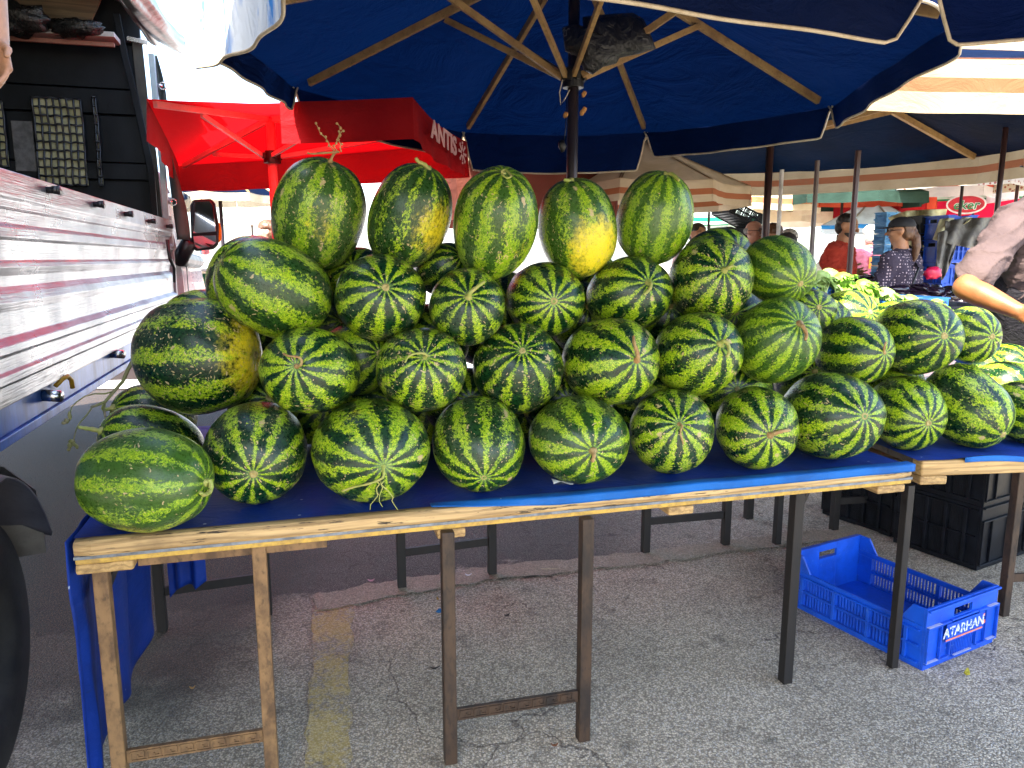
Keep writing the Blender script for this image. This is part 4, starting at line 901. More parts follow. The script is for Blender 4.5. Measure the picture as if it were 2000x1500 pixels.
MB().prism([tk(.028, HL+.45, 1.42), tk(.028, HL+1.25, 1.42), tk(-.02, HL+1.2, 1.95), tk(-.02, HL+.5, 1.95)], kx*.012).build('door_window', m_glass, truck)
MB().add(*kbox(.030, .036, HL+.35, HL+.365, .75, 1.4)).build('door_seam', m_black, truck)
# door mirror on its bracket
MB().tube([tk(.02, HL+1.15, 1.42), W(352, 505, 5.15), W(372, 470, 5.1)], [.05, .055, .05], 10).build('mirror_bracket', m_black, truck, smooth=True)
MD = 5.1
def mir(pix, d0, d1, name, m, parent, bv=.006):
    P = [W(u, v, MD+d0) for u, v in pix]; return MB().prism(P, ray(400, 440).normalized()*(d1-d0)).build(name, m, parent, bevel=bv, seg=3)
hous = mir([(371, 402), (377, 390), (412, 388), (421, 398), (428, 440), (427, 478), (418, 487), (382, 491), (374, 480)], 0, .10, 'mirror_housing', m_black, truck, .012)
m_mirror, nt, b, out = new_mat('mirror_glass'); k = N(nt); b.inputs['Metallic'].default_value = 1; b.inputs['Roughness'].default_value = .03; b.inputs['Base Color'].default_value = (.8, .8, .8, 1)
mir([(376, 404), (380, 393), (410, 392), (416, 400), (422, 452), (375, 456)], -.004, .002, 'mirror_glass', m_mirror, hous, .002)
mir([(377, 461), (422, 459), (422, 474), (413, 482), (386, 486), (380, 480)], -.004, .002, 'wide_mirror_glass', m_mirror, hous, .002)
m_orange = simple('orange_lens', (.85, .28, .01), .25, c2=(.9, .4, .03), bump=.05)
mir([(424, 434), (430, 436), (433, 450), (433, 468), (428, 474), (425, 470)], .01, .07, 'indicator_lens', m_orange, hous, .004)
# ------------------------------------------------------------------ umbrellas
m_navy = cloth('navy_canvas', (.0025, .012, .07), .5, c2=(.0015, .007, .038), tcol=(.0002, .0026, .014), wr=.9)
m_navy2 = cloth('dark_navy_canvas', (.001, .007, .030), .30, c2=(.001, .004, .016), tcol=(.0003, .002, .005), wr=.4)
m_navy3 = cloth('near_navy_canvas', (.002, .008, .045), .30, c2=(.0015, .005, .028), tcol=(.0006, .006, .035), wr=.5)
m_pipe = simple('beige_piping', (.52, .43, .31), .8, c2=(.40, .31, .20), scale=18, fine=150)
m_rib = simple('umbrella_wood', (.36, .22, .08), .6, c2=(.22, .12, .045), scale=9, fine=60, bump=.3, fstr=.5)
m_ribdk = wood('umbrella_dark_wood', (.20, .11, .045), (.11, .06, .025), (0, 0, 1), 4, dark=(.03, .02, .01), crack=.70)
m_pole = simple('dark_pole_paint', (.030, .026, .030), .35, metal=.4, c2=(.08, .03, .025), scale=6, fine=60, stretch=(1, 1, .12), bump=.1)
m_polegrey = simple('grey_steel_pole', (.16, .14, .14), .4, metal=.6, c2=(.10, .08, .07), stretch=(1, 1, .2))
m_hub = simple('black_hub_plastic', (.012, .011, .010), .4, bump=.1)
BEI = (.40, .31, .19); TER = (.26, .095, .045)
m_strval = cloth('beige_striped_valance', BEI, .25, c2=(.32, .24, .14), stripes=[(.36, .62, TER), (-1, .03, (.12, .05, .03))], wr=.4)
m_red = cloth('bright_red_canvas', (.55, .004, .006), .62, c2=(.50, .004, .006), tcol=(.95, .004, .006), wr=.25)
m_redval = cloth('red_valance_canvas', (.30, .012, .015), .20, c2=(.20, .006, .012), tcol=(.6, .01, .01), wr=.6)  # darker than the canopy: shade on the flaps put into the colour
m_pinkpole = simple('pink_painted_pole', (.75, .22, .22), .45, c2=(.68, .16, .17), bump=.05)
m_white = cloth('white_canvas', (.78, .76, .72), .35, c2=(.66, .62, .56), wr=.3)
m_ivory = cloth('ivory_canvas', (.62, .52, .36), .40, c2=(.52, .42, .28), wr=.3)
def umbrella(label, c, Rr, ze, za, n, rot, drop, mc, mv, mp=None, pole=.025, mpole=None, mrib=None, hubz=None, strut=.5, ribw=(.022, .034), notch=.05, sag=.05, wave=.012,
             group=None, cat='umbrella', over={}, basez=0, paleside={}, skip={}, drops={}, edge_in=.05, ribend=.95, flare=.0, detail=1, poleoff=(0, 0), vstop=None):
    cx, cy = c
    root = empty('market_umbrella', (cx, cy, 0), 0, label, cat, group)
    mpole = mpole or m_pole; mrib = mrib or m_rib
    def corner(i):
        a = rot+2*math.pi*i/n; return V((cx+Rr*math.cos(a), cy+Rr*math.sin(a), ze))
    apex = V((cx, cy, za)); A = [V(over[i]) if i in over else corner(i) for i in range(n)]
    nu, nv = (18, 14) if detail else (8, 4)
    mb = MB()
    for i in range(n):
        p, q = A[i], A[(i+1) % n]
        def fn(u, v, p=p, q=q, i=i):
            e = p.lerp(q, u); ctr = math.sin(math.pi*u)
            e = e.lerp(V((cx, cy, e.z)), edge_in*ctr)
            pt = apex.lerp(e, v); pt.z -= sag*ctr*math.sin(math.pi*min(1, v*.8+.1))*v
            pt.z += .010*noise.noise(V((pt.x*3, pt.y*3, i)))*ctr*v + .03*(v**2)*(-.4)*ctr
            return pt
        mb.grid(fn, nu, nv)
    mb.build('canopy', mc, root, smooth=True)
    # valance, one flap per side, with its cord
    allp = MB(); val = MB(); vy = []
    for i in range(n):
        p, q = A[i], A[(i+1) % n]
        out_n = ((p+q)/2-V((cx, cy, ze))).normalized()
        def prof(u, i=i):
            t = min(u, 1-u)/notch if notch else 1; s_ = min(1, t); s_ = s_*s_*(3-2*s_)
            dd = drops.get(i, drop); return dd*(s_*.94+.06*math.sin(math.pi*u)) if notch > 0 else dd
        def fv(u, v, p=p, q=q, i=i, out_n=out_n):
            e = p.lerp(q, u); ctr = math.sin(math.pi*u); e = e.lerp(V((cx, cy, e.z)), edge_in*ctr)
            e.z -= .012*ctr
            d = prof(u)*v; wv = wave*(math.sin(u*23+i*1.7)+.6*math.sin(u*11+i))*v
            if notch > 0:
                pull = max(0, 1-min(u, 1-u)/notch)
            else: pull = 0
            e = e+out_n*(wv+flare*v-.02*pull*v); e.z -= d; return e
        nuv = 40 if detail else 12
        nn = 6 if detail else 3
        if i in paleside:
            MB().grid(fv, nuv, nn).build('valance', paleside[i], root, smooth=True)['label'] = 'pale flap with sunlight painted in'
        else:
            u0, u1 = skip.get(i, (0, 1)); val.grid(lambda u, v, f=fv, a=u0, b_=u1: f(a+(b_-a)*u, v), nuv, nn); vy += [j/nn for j in range(nn+1) for _ in range(nuv+1)]
        if mp:
            allp.tube([fv(j/60, 1) for j in range(61)], .0052 if pole < .05 else .008, 6)
    # keep vertex order for the stripe attribute
    o = val.build('valance', mv, root, smooth=True, fix=False)
    at = o.data.attributes.new('vy', 'FLOAT', 'POINT'); at.data.foreach_set('value', vy)
    if mp: allp.build('piping', mp, root, smooth=True)
    hubz = hubz if hubz else ze+.02
    top = za-.03
    MB().cyl((cx, cy, .02+basez), (cx, cy, top), pole, 16 if detail else 8).build('pole', mpole, root, smooth=True)
    if detail:
        MB().cyl((cx, cy, basez), (cx, cy, basez+.06 if basez == 0 else basez+.02), .22 if basez == 0 else .06, 24).build('base', m_hub, root, bevel=.006)
        mb = MB(); mb.cyl((cx, cy, hubz-.045), (cx, cy, hubz-.012), pole*1.9, 20); mb.cyl((cx, cy, hubz-.012), (cx, cy, hubz+.035), pole*1.6, 20)
        for i in range(n):
            a = rot+2*math.pi*i/n; d = V((math.cos(a), math.sin(a), 0)); mb.bar(V((cx, cy, hubz))+d*pole*1.5, V((cx, cy, hubz))+d*pole*2.2, .02, .04)
        mb.build('hub', m_hub, root, bevel=.002)
    for i in range(n):
        a = rot+2*math.pi*i/n; d = V((math.cos(a), math.sin(a), 0))
        e = A[i]; r0 = apex.lerp(e, .03)-V((0, 0, .03)); r1 = apex.lerp(e, ribend)-V((0, 0, ribw[1]*.62))
        MB().bar(r0, r1, ribw[0], ribw[1]).build('rib', mrib, root, bevel=.002 if detail else 0)
        if strut and detail:
            s0 = V((cx, cy, hubz))+d*pole*1.9; s1 = apex.lerp(e, strut)-V((0, 0, ribw[1]*1.3))
            sd = d.cross(V((0, 0, 1)))*(ribw[0]*.9)
            MB().bar(s0+sd, s1+sd, ribw[0]*.8, ribw[1]*.8).build('strut', mrib, root, bevel=.002)
    return root
# blue canvas for one umbrella flap, sunlight painted in as white
m_skyblue, nt, b, out = new_mat('painted_sunlit_blue_canvas'); k = N(nt); p = k.pos()
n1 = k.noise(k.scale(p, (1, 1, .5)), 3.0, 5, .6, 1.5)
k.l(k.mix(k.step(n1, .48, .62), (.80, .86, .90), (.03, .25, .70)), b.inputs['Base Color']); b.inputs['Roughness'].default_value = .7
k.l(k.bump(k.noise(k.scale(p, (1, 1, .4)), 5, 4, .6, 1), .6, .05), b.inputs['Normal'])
U1 = (.262, 3.35)
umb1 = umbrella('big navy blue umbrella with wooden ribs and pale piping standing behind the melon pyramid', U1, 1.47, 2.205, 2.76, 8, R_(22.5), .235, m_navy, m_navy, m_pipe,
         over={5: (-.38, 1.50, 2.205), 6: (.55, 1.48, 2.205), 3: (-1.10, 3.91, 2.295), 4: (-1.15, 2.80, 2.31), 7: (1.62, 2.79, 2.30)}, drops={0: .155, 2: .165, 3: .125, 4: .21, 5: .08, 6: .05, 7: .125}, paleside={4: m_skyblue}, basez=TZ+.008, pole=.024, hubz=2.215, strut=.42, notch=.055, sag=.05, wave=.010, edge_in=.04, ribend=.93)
# cords and leaves caught on the pole
mb = MB(); h0 = V((U1[0]-.05, U1[1]-.06, 2.19))
mb.tube([h0, h0+V((-.012, 0, -.05)), h0+V((-.006, 0, -.10)), h0+V((.012, 0, -.075)), h0+V((.03, 0, -.04))], .0025, 5)
o = mb.build('cord', m_pipe, umb1, smooth=True)
m_dry = simple('dry_leaf', (.55, .24, .06), .7)
mb = MB()
for dx, z in ((-.033, 2.055), (.038, 2.065), (.046, 2.075), (.044, 2.14)):
    mb.ell((U1[0]+dx, U1[1]-.03, z), (.011, .004, .014), 8, 6, fn=lambda d, q: q*(1+.5*noise.noise(d*4)))
tag(mb.build('dry_leaf', m_dry, smooth=True), 'orange dry leaf scraps stuck to the pole of the big blue umbrella', 'leaf')
mb = MB(); mb.tube([(U1[0]-.03, U1[1]-.03, 2.12), (U1[0]-.032, U1[1]-.034, 2.0), (U1[0]-.04, U1[1]-.036, 1.94)], .002, 5); mb.ell((U1[0]-.045, U1[1]-.036, 1.925), (.018, .01, .026), 8, 6, fn=lambda d, q: q*(1+.5*noise.noise(d*5)))
mb.build('cord', m_hub, umb1, smooth=True)
# black patterned bag tucked into the struts
m_bagp, nt, b, out = new_mat('black_printed_bag'); k = N(nt); p = k.pos()
v = k.vor(p, 55, 'DISTANCE_TO_EDGE'); v2 = k.vor(p, 9); s2 = k.n('ShaderNodeSeparateColor'); k.l(v2.outputs['Color'], s2.inputs[0])
msk = k.math('MULTIPLY', k.math('MULTIPLY', k.step(v.outputs['Distance'], .10, .05), k.math('GREATER_THAN', s2.outputs[0], .80)), .6)
k.l(k.mix(msk, (.008, .008, .010), (.35, .33, .27)), b.inputs['Base Color']); b.inputs['Roughness'].default_value = .4
k.l(k.bump(k.noise(p, 16, 5, .6, 1), .7, .03), b.inputs['Normal'])
BD = 3.05; mb = MB()
outl = [(1098, 55), (1118, 48), (1120, 62), (1140, 64), (1138, 34), (1170, 30), (1210, 27), (1238, 26), (1258, 38), (1268, 60), (1282, 95), (1250, 104), (1212, 112), (1205, 124), (1178, 130), (1158, 146), (1140, 138), (1128, 110), (1104, 100)]
P = [W(u, v, BD) for u, v in outl]; cc = sum(P, V((0, 0, 0)))/len(P)
vs = []; fs = []; nl = 7; n_ = len(P)
for side in (-1, 1):
    for j in range(nl):
        t = j/(nl-1)*.999; s_ = math.cos(t*math.pi/2)**.7
        for i in range(n_):
            q = cc+(P[i]-cc)*s_; q = q+V((0, side*.055*math.sin(t*math.pi/2), 0)); q += V((0, 1, .3))*.03*noise.noise(q*14); vs.append(q)
for sd in range(2):
    for j in range(nl-1):
        for i in range(n_):
            a = sd*nl*n_+j*n_+i; b_ = sd*nl*n_+j*n_+(i+1) % n_; fs.append((a, b_, b_+n_, a+n_))
    fs.append(tuple(sd*nl*n_+(nl-1)*n_+i for i in range(n_)))
mb.add(vs, fs); o = mb.build('shopping_bag', m_bagp, smooth=True); tag(o, 'black printed plastic bag stuffed between the struts of the big blue umbrella', 'bag')
umb2 = umbrella('dark blue umbrella with thick beige piping overhanging the top right corner, nearest the camera', (1.15, .66), 1.49, 2.175, 2.72, 8, R_(91.0), .165, m_navy3, m_navy3, m_pipe, over={1: (-.78, 1.35, 2.175), 2: (-1.0, .66, 2.175)},  # left corners stretched, unseen, to keep the sun off the melons
         pole=.024, hubz=2.2, notch=.06, sag=.05, wave=.008, edge_in=.03)
umb3 = umbrella('large dark umbrella with a striped beige and terracotta valance over the right stalls', (2.41, 7.2), 3.1, 2.57, 3.40, 8, R_(26), .30, m_navy2, m_strval, None,
         pole=.034, mpole=m_pole, hubz=2.55, notch=0, sag=.10, wave=.012, edge_in=.02, ribw=(.04, .06), ribend=.97)
# red umbrella, square
RC = [(-.49, 3.85, 2.235), (-.27, 4.60, 2.135), (-2.58, 5.95, 2.16), (-1.80, 3.84, 2.225)]
umb4 = umbrella('red square umbrella with pink pole and lettered valance behind the first two upright melons', (-1.62, 5.2), 1.6, 2.22, 2.40, 4, R_(-48), .20, m_red, m_redval, None,
         over={i_: q_ for i_, q_ in enumerate(RC)}, pole=.030, mpole=m_pinkpole, mrib=simple('pale_pink_ribs', (.80, .34, .32), .5, c2=(.75, .28, .26), bump=.05), hubz=2.13, notch=0, sag=.02, wave=.012, edge_in=.02, ribw=(.024, .034), strut=.62, skip={3: (.50, 1)})
# faded lettering on the valance face that looks to the right
cN = V(RC[0]); cF = V(RC[1])
dr = (cF-cN).normalized(); nrm = dr.cross(V((0, 0, 1)))
m_fade = simple('faded_white_lettering', (.72, .42, .40), .8, c2=(.62, .30, .30), scale=30)
P0 = cN.lerp(cF, .44)+nrm*.030+V((0, 0, -.105))
val_ = [o for o in umb4.children if o.name.startswith('valance')][0]
put_text('lettering', text_mesh('ANTIS', .135, .002, .003), m_fade, umb4, P0, dr, (0, 0, 1))
mb = MB(); P1 = cN.lerp(cF, .80)+nrm*.030+V((0, 0, -.105))
for i in range(8):
    t = i*math.pi/4; e_ = dr*math.cos(t)+V((0, 0, math.sin(t))); mb.bar(P1+e_*.015, P1+e_*.045, .010, .003, nrm); mb.bar(P1+e_*.05-dr.cross(nrm)*0, P1+e_*.062, .016, .003, nrm)
mb.build('emblem', m_fade, umb4)
# ------------------------------------------------------------------ background umbrellas (near edge midpoint given, valance bottom on the pixel row)
GB = 'umbrellas over the background stalls'
def ub(label, u, v, dep, Rr, n, drop, mc, mv, rot=None, rise=.5, **kw):
    P = W(u, v, dep); d = V((P.x, P.y, 0)).normalized(); ap = Rr*math.cos(math.pi/n)
    c = V((P.x, P.y, 0))+d*ap; a = math.atan2(-d.y, -d.x)+math.pi/n+(rot or 0)
    kw.setdefault('notch', 0); kw.setdefault('pole', .025)
    return umbrella(label, (c.x, c.y), Rr, P.z+drop, P.z+drop+rise, n, a, drop, mc, mv, None, detail=kw.pop('detail', 0), group=GB, strut=0, ribend=.97, ribw=(.03, .04), **kw)
m_str2 = cloth('cream_terracotta_valance', (.66, .54, .38), .3, c2=(.56, .44, .28), stripes=[(.40, .68, (.42, .15, .07))], wr=.4)
m_whred = cloth('white_red_striped_valance', (.74, .68, .68), .35, c2=(.62, .58, .60), stripes=[(.42, .60, (.62, .10, .06))], wr=.3)
m_dots, nt, b, out = new_mat('dotted_beige_canvas'); k = N(nt); vv = k.vor(k.pos(), 14); k.l(k.mix(k.math('LESS_THAN', vv.outputs['Distance'], .28), (.50, .44, .34), (.25, .07, .05)), b.inputs['Base Color']); b.inputs['Roughness'].default_value = .8
m_brown = cloth('maroon_brown_canvas', (.13, .040, .028), .35, c2=(.09, .03, .02), tcol=(.22, .06, .04), wr=.5)
m_dgreen = cloth('dark_green_canvas', (.03, .06, .045), .3, wr=.3)
m_orred = cloth('orange_red_canvas', (.62, .10, .05), .4, c2=(.55, .07, .035), tcol=(.8, .13, .06), wr=.3)
m_blueb = cloth('mid_blue_canvas', (.015, .12, .38), .4, c2=(.01, .08, .28), wr=.4)
m_bluew = cloth('blue_white_canvas', (.60, .70, .78), .4, stripes=[(.0, .5, (.03, .22, .55))], wr=.3)
m_eker = cloth('red_green_white_valance', (.62, .015, .06), .25, c2=(.55, .01, .05), stripes=[(-1, .22, (.55, .70, .58)), (.22, .30, (.03, .22, .10))], wr=.3)
m_greenw = cloth('green_white_canvas', (.60, .72, .66), .4, stripes=[(.3, .7, (.02, .30, .14))], wr=.3)
ub('brown maroon umbrella with a deep flap behind the middle upright melons', 990, 428, 6.6, 1.15, 8, .50, m_brown, m_brown, detail=1)
ub('beige terracotta-striped umbrella just behind the rightmost upright melon', 1245, 392, 6.6, 1.1, 8, .19, m_str2, m_str2, rot=.25)
ub('small beige striped umbrella behind the black crate tower', 1440, 409, 12.5, 1.5, 8, .33, m_str2, m_str2, rot=-.2)
ub('cream umbrella with blue and white top far behind the man with glasses', 1475, 433, 14.5, 1.8, 8, .30, m_bluew, m_ivory, rot=.1)
ub('dark green umbrella beside the grey poles above the man in red', 1645, 394, 12, 1.4, 8, .18, m_dgreen, m_dgreen)
ub('orange-red umbrella strip just above the head of the man in red', 1640, 404, 13.5, 1.7, 8, .21, m_orred, m_orred, rot=.2)
ub('white umbrella with a red stripe below the big striped valance on the right', 1775, 384, 12.5, 1.7, 8, .42, m_whred, m_whred, rot=.3)
ub('white and red striped umbrella above the red lettered banner, right side', 1905, 372, 12.8, 1.7, 8, .40, m_whred, m_whred, rot=-.1)
ub('small beige umbrella with brown dots under the striped valance on the right', 1880, 361, 11.2, 1.1, 8, .18, m_dots, m_dots, rot=.2)
ub('blue umbrella beside the seller at the right frame edge', 1990, 338, 10.6, 1.3, 8, .32, m_blueb, m_blueb, rot=.1)
ek = ub('red umbrella with green and white top edge and an oval sign, behind the seller', 1850, 424, 14.4, 3.1, 4, .46, m_white, m_eker, rot=-.0)
ub('pink and red faded umbrella left of the oval sign', 1715, 421, 13.6, .85, 8, .40, m_red, m_redval)
ub('cream white umbrella between the big pole and the rightmost upright melon', 1180, 398, 9.0, 1.0, 8, .20, m_white, m_whred)
ub('pale umbrella with a yellowish valance behind the lorry mirror', 430, 390, 9.0, .72, 8, .10, m_navy2, m_ivory, rot=.1)
ub('small orange-trimmed awning far behind on the left', 492, 438, 17, .8, 8, .12, m_white, m_ivory)
ub('green edged white umbrella far behind the rightmost upright melon', 1385, 437, 12, .9, 8, .16, m_greenw, m_greenw)
ub('white and orange striped umbrella beyond the valance at the top right corner', 1975, 150, 6.2, 1.0, 8, .34, m_white, m_str2, rot=.15)
ub('teal and white umbrella far behind the woman in the cap', 1700, 452, 13, .9, 8, .14, m_bluew, m_bluew)
# oval sign on the red valance
dE = W(1887, 399, 14.1); fwd = V((dE.x, dE.y, 0)).normalized(); rt = fwd.cross(V((0, 0, 1)))
m_signred = simple('sign_red', (.55, .02, .04), .5); m_signwhite = simple('sign_white', (.8, .8, .78), .5); m_signgreen = simple('sign_green', (.02, .28, .10), .5)
sg = empty('oval_sign', dE-V((0, 0, .16)), 0, 'red oval emblem sign with a white rim and lettering hanging on the red valance', 'sign')
def oval(c, a, b_, th, m, name, par):
    P = [c+rt*a*math.cos(t*math.pi/20)+V((0, 0, b_*math.sin(t*math.pi/20))) for t in range(40)]; return MB().prism(P, fwd*th).build(name, m, par)
oval(dE, .33, .185, .01, m_signwhite, 'rim', sg); oval(dE-fwd*.006, .30, .155, .006, m_signred, 'face', sg)
put_text('lettering', text_mesh('eker', .23, .004, .012, .15), m_signwhite, sg, dE-fwd*.014-V((0, 0, .02)), rt, (0, 0, 1))
put_text('lettering', text_mesh('eker', .23, .002, .002, .15), m_signgreen, sg, dE-fwd*.020-V((0, 0, .02)), rt, (0, 0, 1))
# free-standing poles of the stalls
for (u, v0, v1, dep, r, m, lab) in ((1671, 365, 640, 5.3, .020, m_pole, 'dark steel pole between the man in red and the woman in the cap'),
                                  (1593, 372, 560, 6.4, .020, m_polegrey, 'grey steel pole just left of the man in red'),
                                  (1524, 388, 520, 6.6, .018, simple('white_pole_paint', (.6, .58, .55), .5), 'pale pole right of the dark umbrella pole, by the man with glasses'),
                                  (1386, 390, 520, 8.5, .014, m_pole, 'thin dark pole behind the rightmost upright melon')):
    q = W(u, v0, dep); mb = MB(); mb.cyl((q.x, q.y, 0), (q.x, q.y, q.z+.25), r, 12); mb.cyl((q.x, q.y, 0), (q.x, q.y, .04), .12, 16)
    tag(mb.build('tent_pole', m, smooth=False, bevel=.002), lab, 'pole', 'poles of the background stalls')
# ------------------------------------------------------------------ people
def blob(name, mb, m, parent, vox=.010, smooth=6, fac=.6, disp=None):
    me = bpy.data.meshes.new('tmp'); me.from_pydata([tuple(a) for a in mb.v], [], mb.f)
    bm = bmesh.new(); bm.from_mesh(me); bmesh.ops.recalc_face_normals(bm, faces=bm.faces); bm.to_mesh(me); bm.free()
    o = bpy.data.objects.new('tmp', me); C.objects.link(o)
    md = o.modifiers.new('r', 'REMESH'); md.mode = 'VOXEL'; md.voxel_size = vox
    md = o.modifiers.new('s', 'SMOOTH'); md.iterations = smooth; md.factor = fac
    dg = bpy.context.evaluated_depsgraph_get(); dg.update()
    m2 = bpy.data.meshes.new_from_object(o.evaluated_get(dg)); bpy.data.objects.remove(o)
    Mi = chain(parent).inverted() if parent else Matrix.Identity(4)
    cs = [v.co.copy() for v in m2.vertices]
    if disp: cs = [q+nn*disp(q) for q, nn in zip(cs, [v.normal.copy() for v in m2.vertices])]
    m2.vertices.foreach_set('co', [x for q in cs for x in (Mi @ q)])
    m2.materials.clear(); m2.materials.append(m); m2.polygons.foreach_set('use_smooth', [True]*len(m2.polygons))
    ob = bpy.data.objects.new(name, m2); C.objects.link(ob)
    if parent: ob.parent = parent
    return ob
def skin_mat(name, c):
    m, nt, b, out = new_mat(name); k = N(nt); p = k.pos(); n1 = k.noise(p, 14, 4, .6); n2 = k.noise(p, 120, 3, .6)
    k.l(k.mix(k.step(n1, .35, .7), c, tuple(x*.72 for x in c)), b.inputs['Base Color']); b.inputs['Roughness'].default_value = .5
    b.inputs['Subsurface Weight'].default_value = .12; b.inputs['Subsurface Radius'].default_value = (.02, .008, .004)
    k.l(k.bump(k.math('ADD', n1, k.math('MULTIPLY', n2, .6)), .25, .004), b.inputs['Normal']); return m
m_skin = skin_mat('skin', (.48, .24, .14)); m_skin2 = skin_mat('tanned_skin', (.42, .20, .10)); m_skin3 = skin_mat('reddish_skin', (.55, .28, .19))
m_lip = simple('lips', (.32, .10, .08), .5, bump=0); m_eye = simple('eye_dark', (.02, .014, .01), .2, bump=0); m_eyew = simple('eye_white', (.6, .56, .5), .3, bump=0)
m_hairb = simple('black_hair', (.012, .010, .009), .45, c2=(.03, .02, .015), scale=40, fine=200, bump=.8); m_hairbr = simple('brown_hair', (.07, .03, .012), .45, c2=(.14, .06, .025), scale=30, fine=200, bump=.8, stretch=(1, 1, .2))
m_hairgrey = simple('grey_hair', (.30, .28, .26), .5, c2=(.16, .15, .14), scale=40, fine=200, bump=.8); m_hairwhite = simple('white_hair', (.65, .60, .52), .5, c2=(.5, .46, .4), scale=40, fine=200, bump=.8)
def garment(name, c, c2=None, wr=.6, pat=None):
    m, nt, b, out = new_mat(name); k = N(nt); p = k.pos(); n1 = k.noise(p, 5, 4, .6)
    col = k.mix(k.step(n1, .35, .7), c, c2 or tuple(x*.7 for x in c))
    if pat:
        v = k.vor(p, pat[0], rnd=.35); col = k.mix(k.math('LESS_THAN', v.outputs['Distance'], pat[1]), col, pat[2])
    k.l(col, b.inputs['Base Color']); b.inputs['Roughness'].default_value = .85; b.inputs['Specular IOR Level'].default_value = .2
    k.l(k.bump(k.math('ADD', k.noise(k.scale(p, (1, 1, 1.6)), 8, 5, .6, 1.6), k.math('MULTIPLY', k.noise(p, 300, 2), .05)), wr, .05), b.inputs['Normal']); return m
def add_hand(mb, wr, fdir, palm_n, side, L=.19, curl=.5, thin=1.0):
    """wr wrist, fdir direction of fingers, palm_n direction the palm faces, side +-1 gives thumb side"""
    wr = V(wr); f = V(fdir).normalized(); n = V(palm_n); n = (n-f*n.dot(f)).normalized(); t = f.cross(n)*side
    pl = L*.50
    for s_ in (-1, -.33, .33, 1): mb.cap(wr+f*.012+t*s_*.018, wr+f*pl+t*s_*.030, .015*thin, .0125*thin, 8)
    lens = (.36, .43, .46, .40)
    for i, s_ in enumerate((-1, -.33, .33, 1)):
        a = wr+f*pl*.94+t*s_*.030; d = (f+t*s_*.06).normalized(); seg = L*lens[i]/3; r = .0098*thin
        for j in range(3):
            ang = curl*(.35+.55*j)+.06*i; dd = (d*math.cos(ang)+n*math.sin(ang)).normalized(); b_ = a+dd*seg*(1.25-.15*j); mb.cap(a, b_, r, r*.9, 8); a = b_; r *= .9
    a = wr+f*pl*.30+t*.030; b_ = a+(f*.7+t*.75+n*.25).normalized()*L*.20; mb.cap(a, b_, .0135*thin, .0115*thin, 8); mb.cap(b_, b_+(f*.95+t*.25+n*.4).normalized()*L*.17, .0110*thin, .0092*thin, 8)
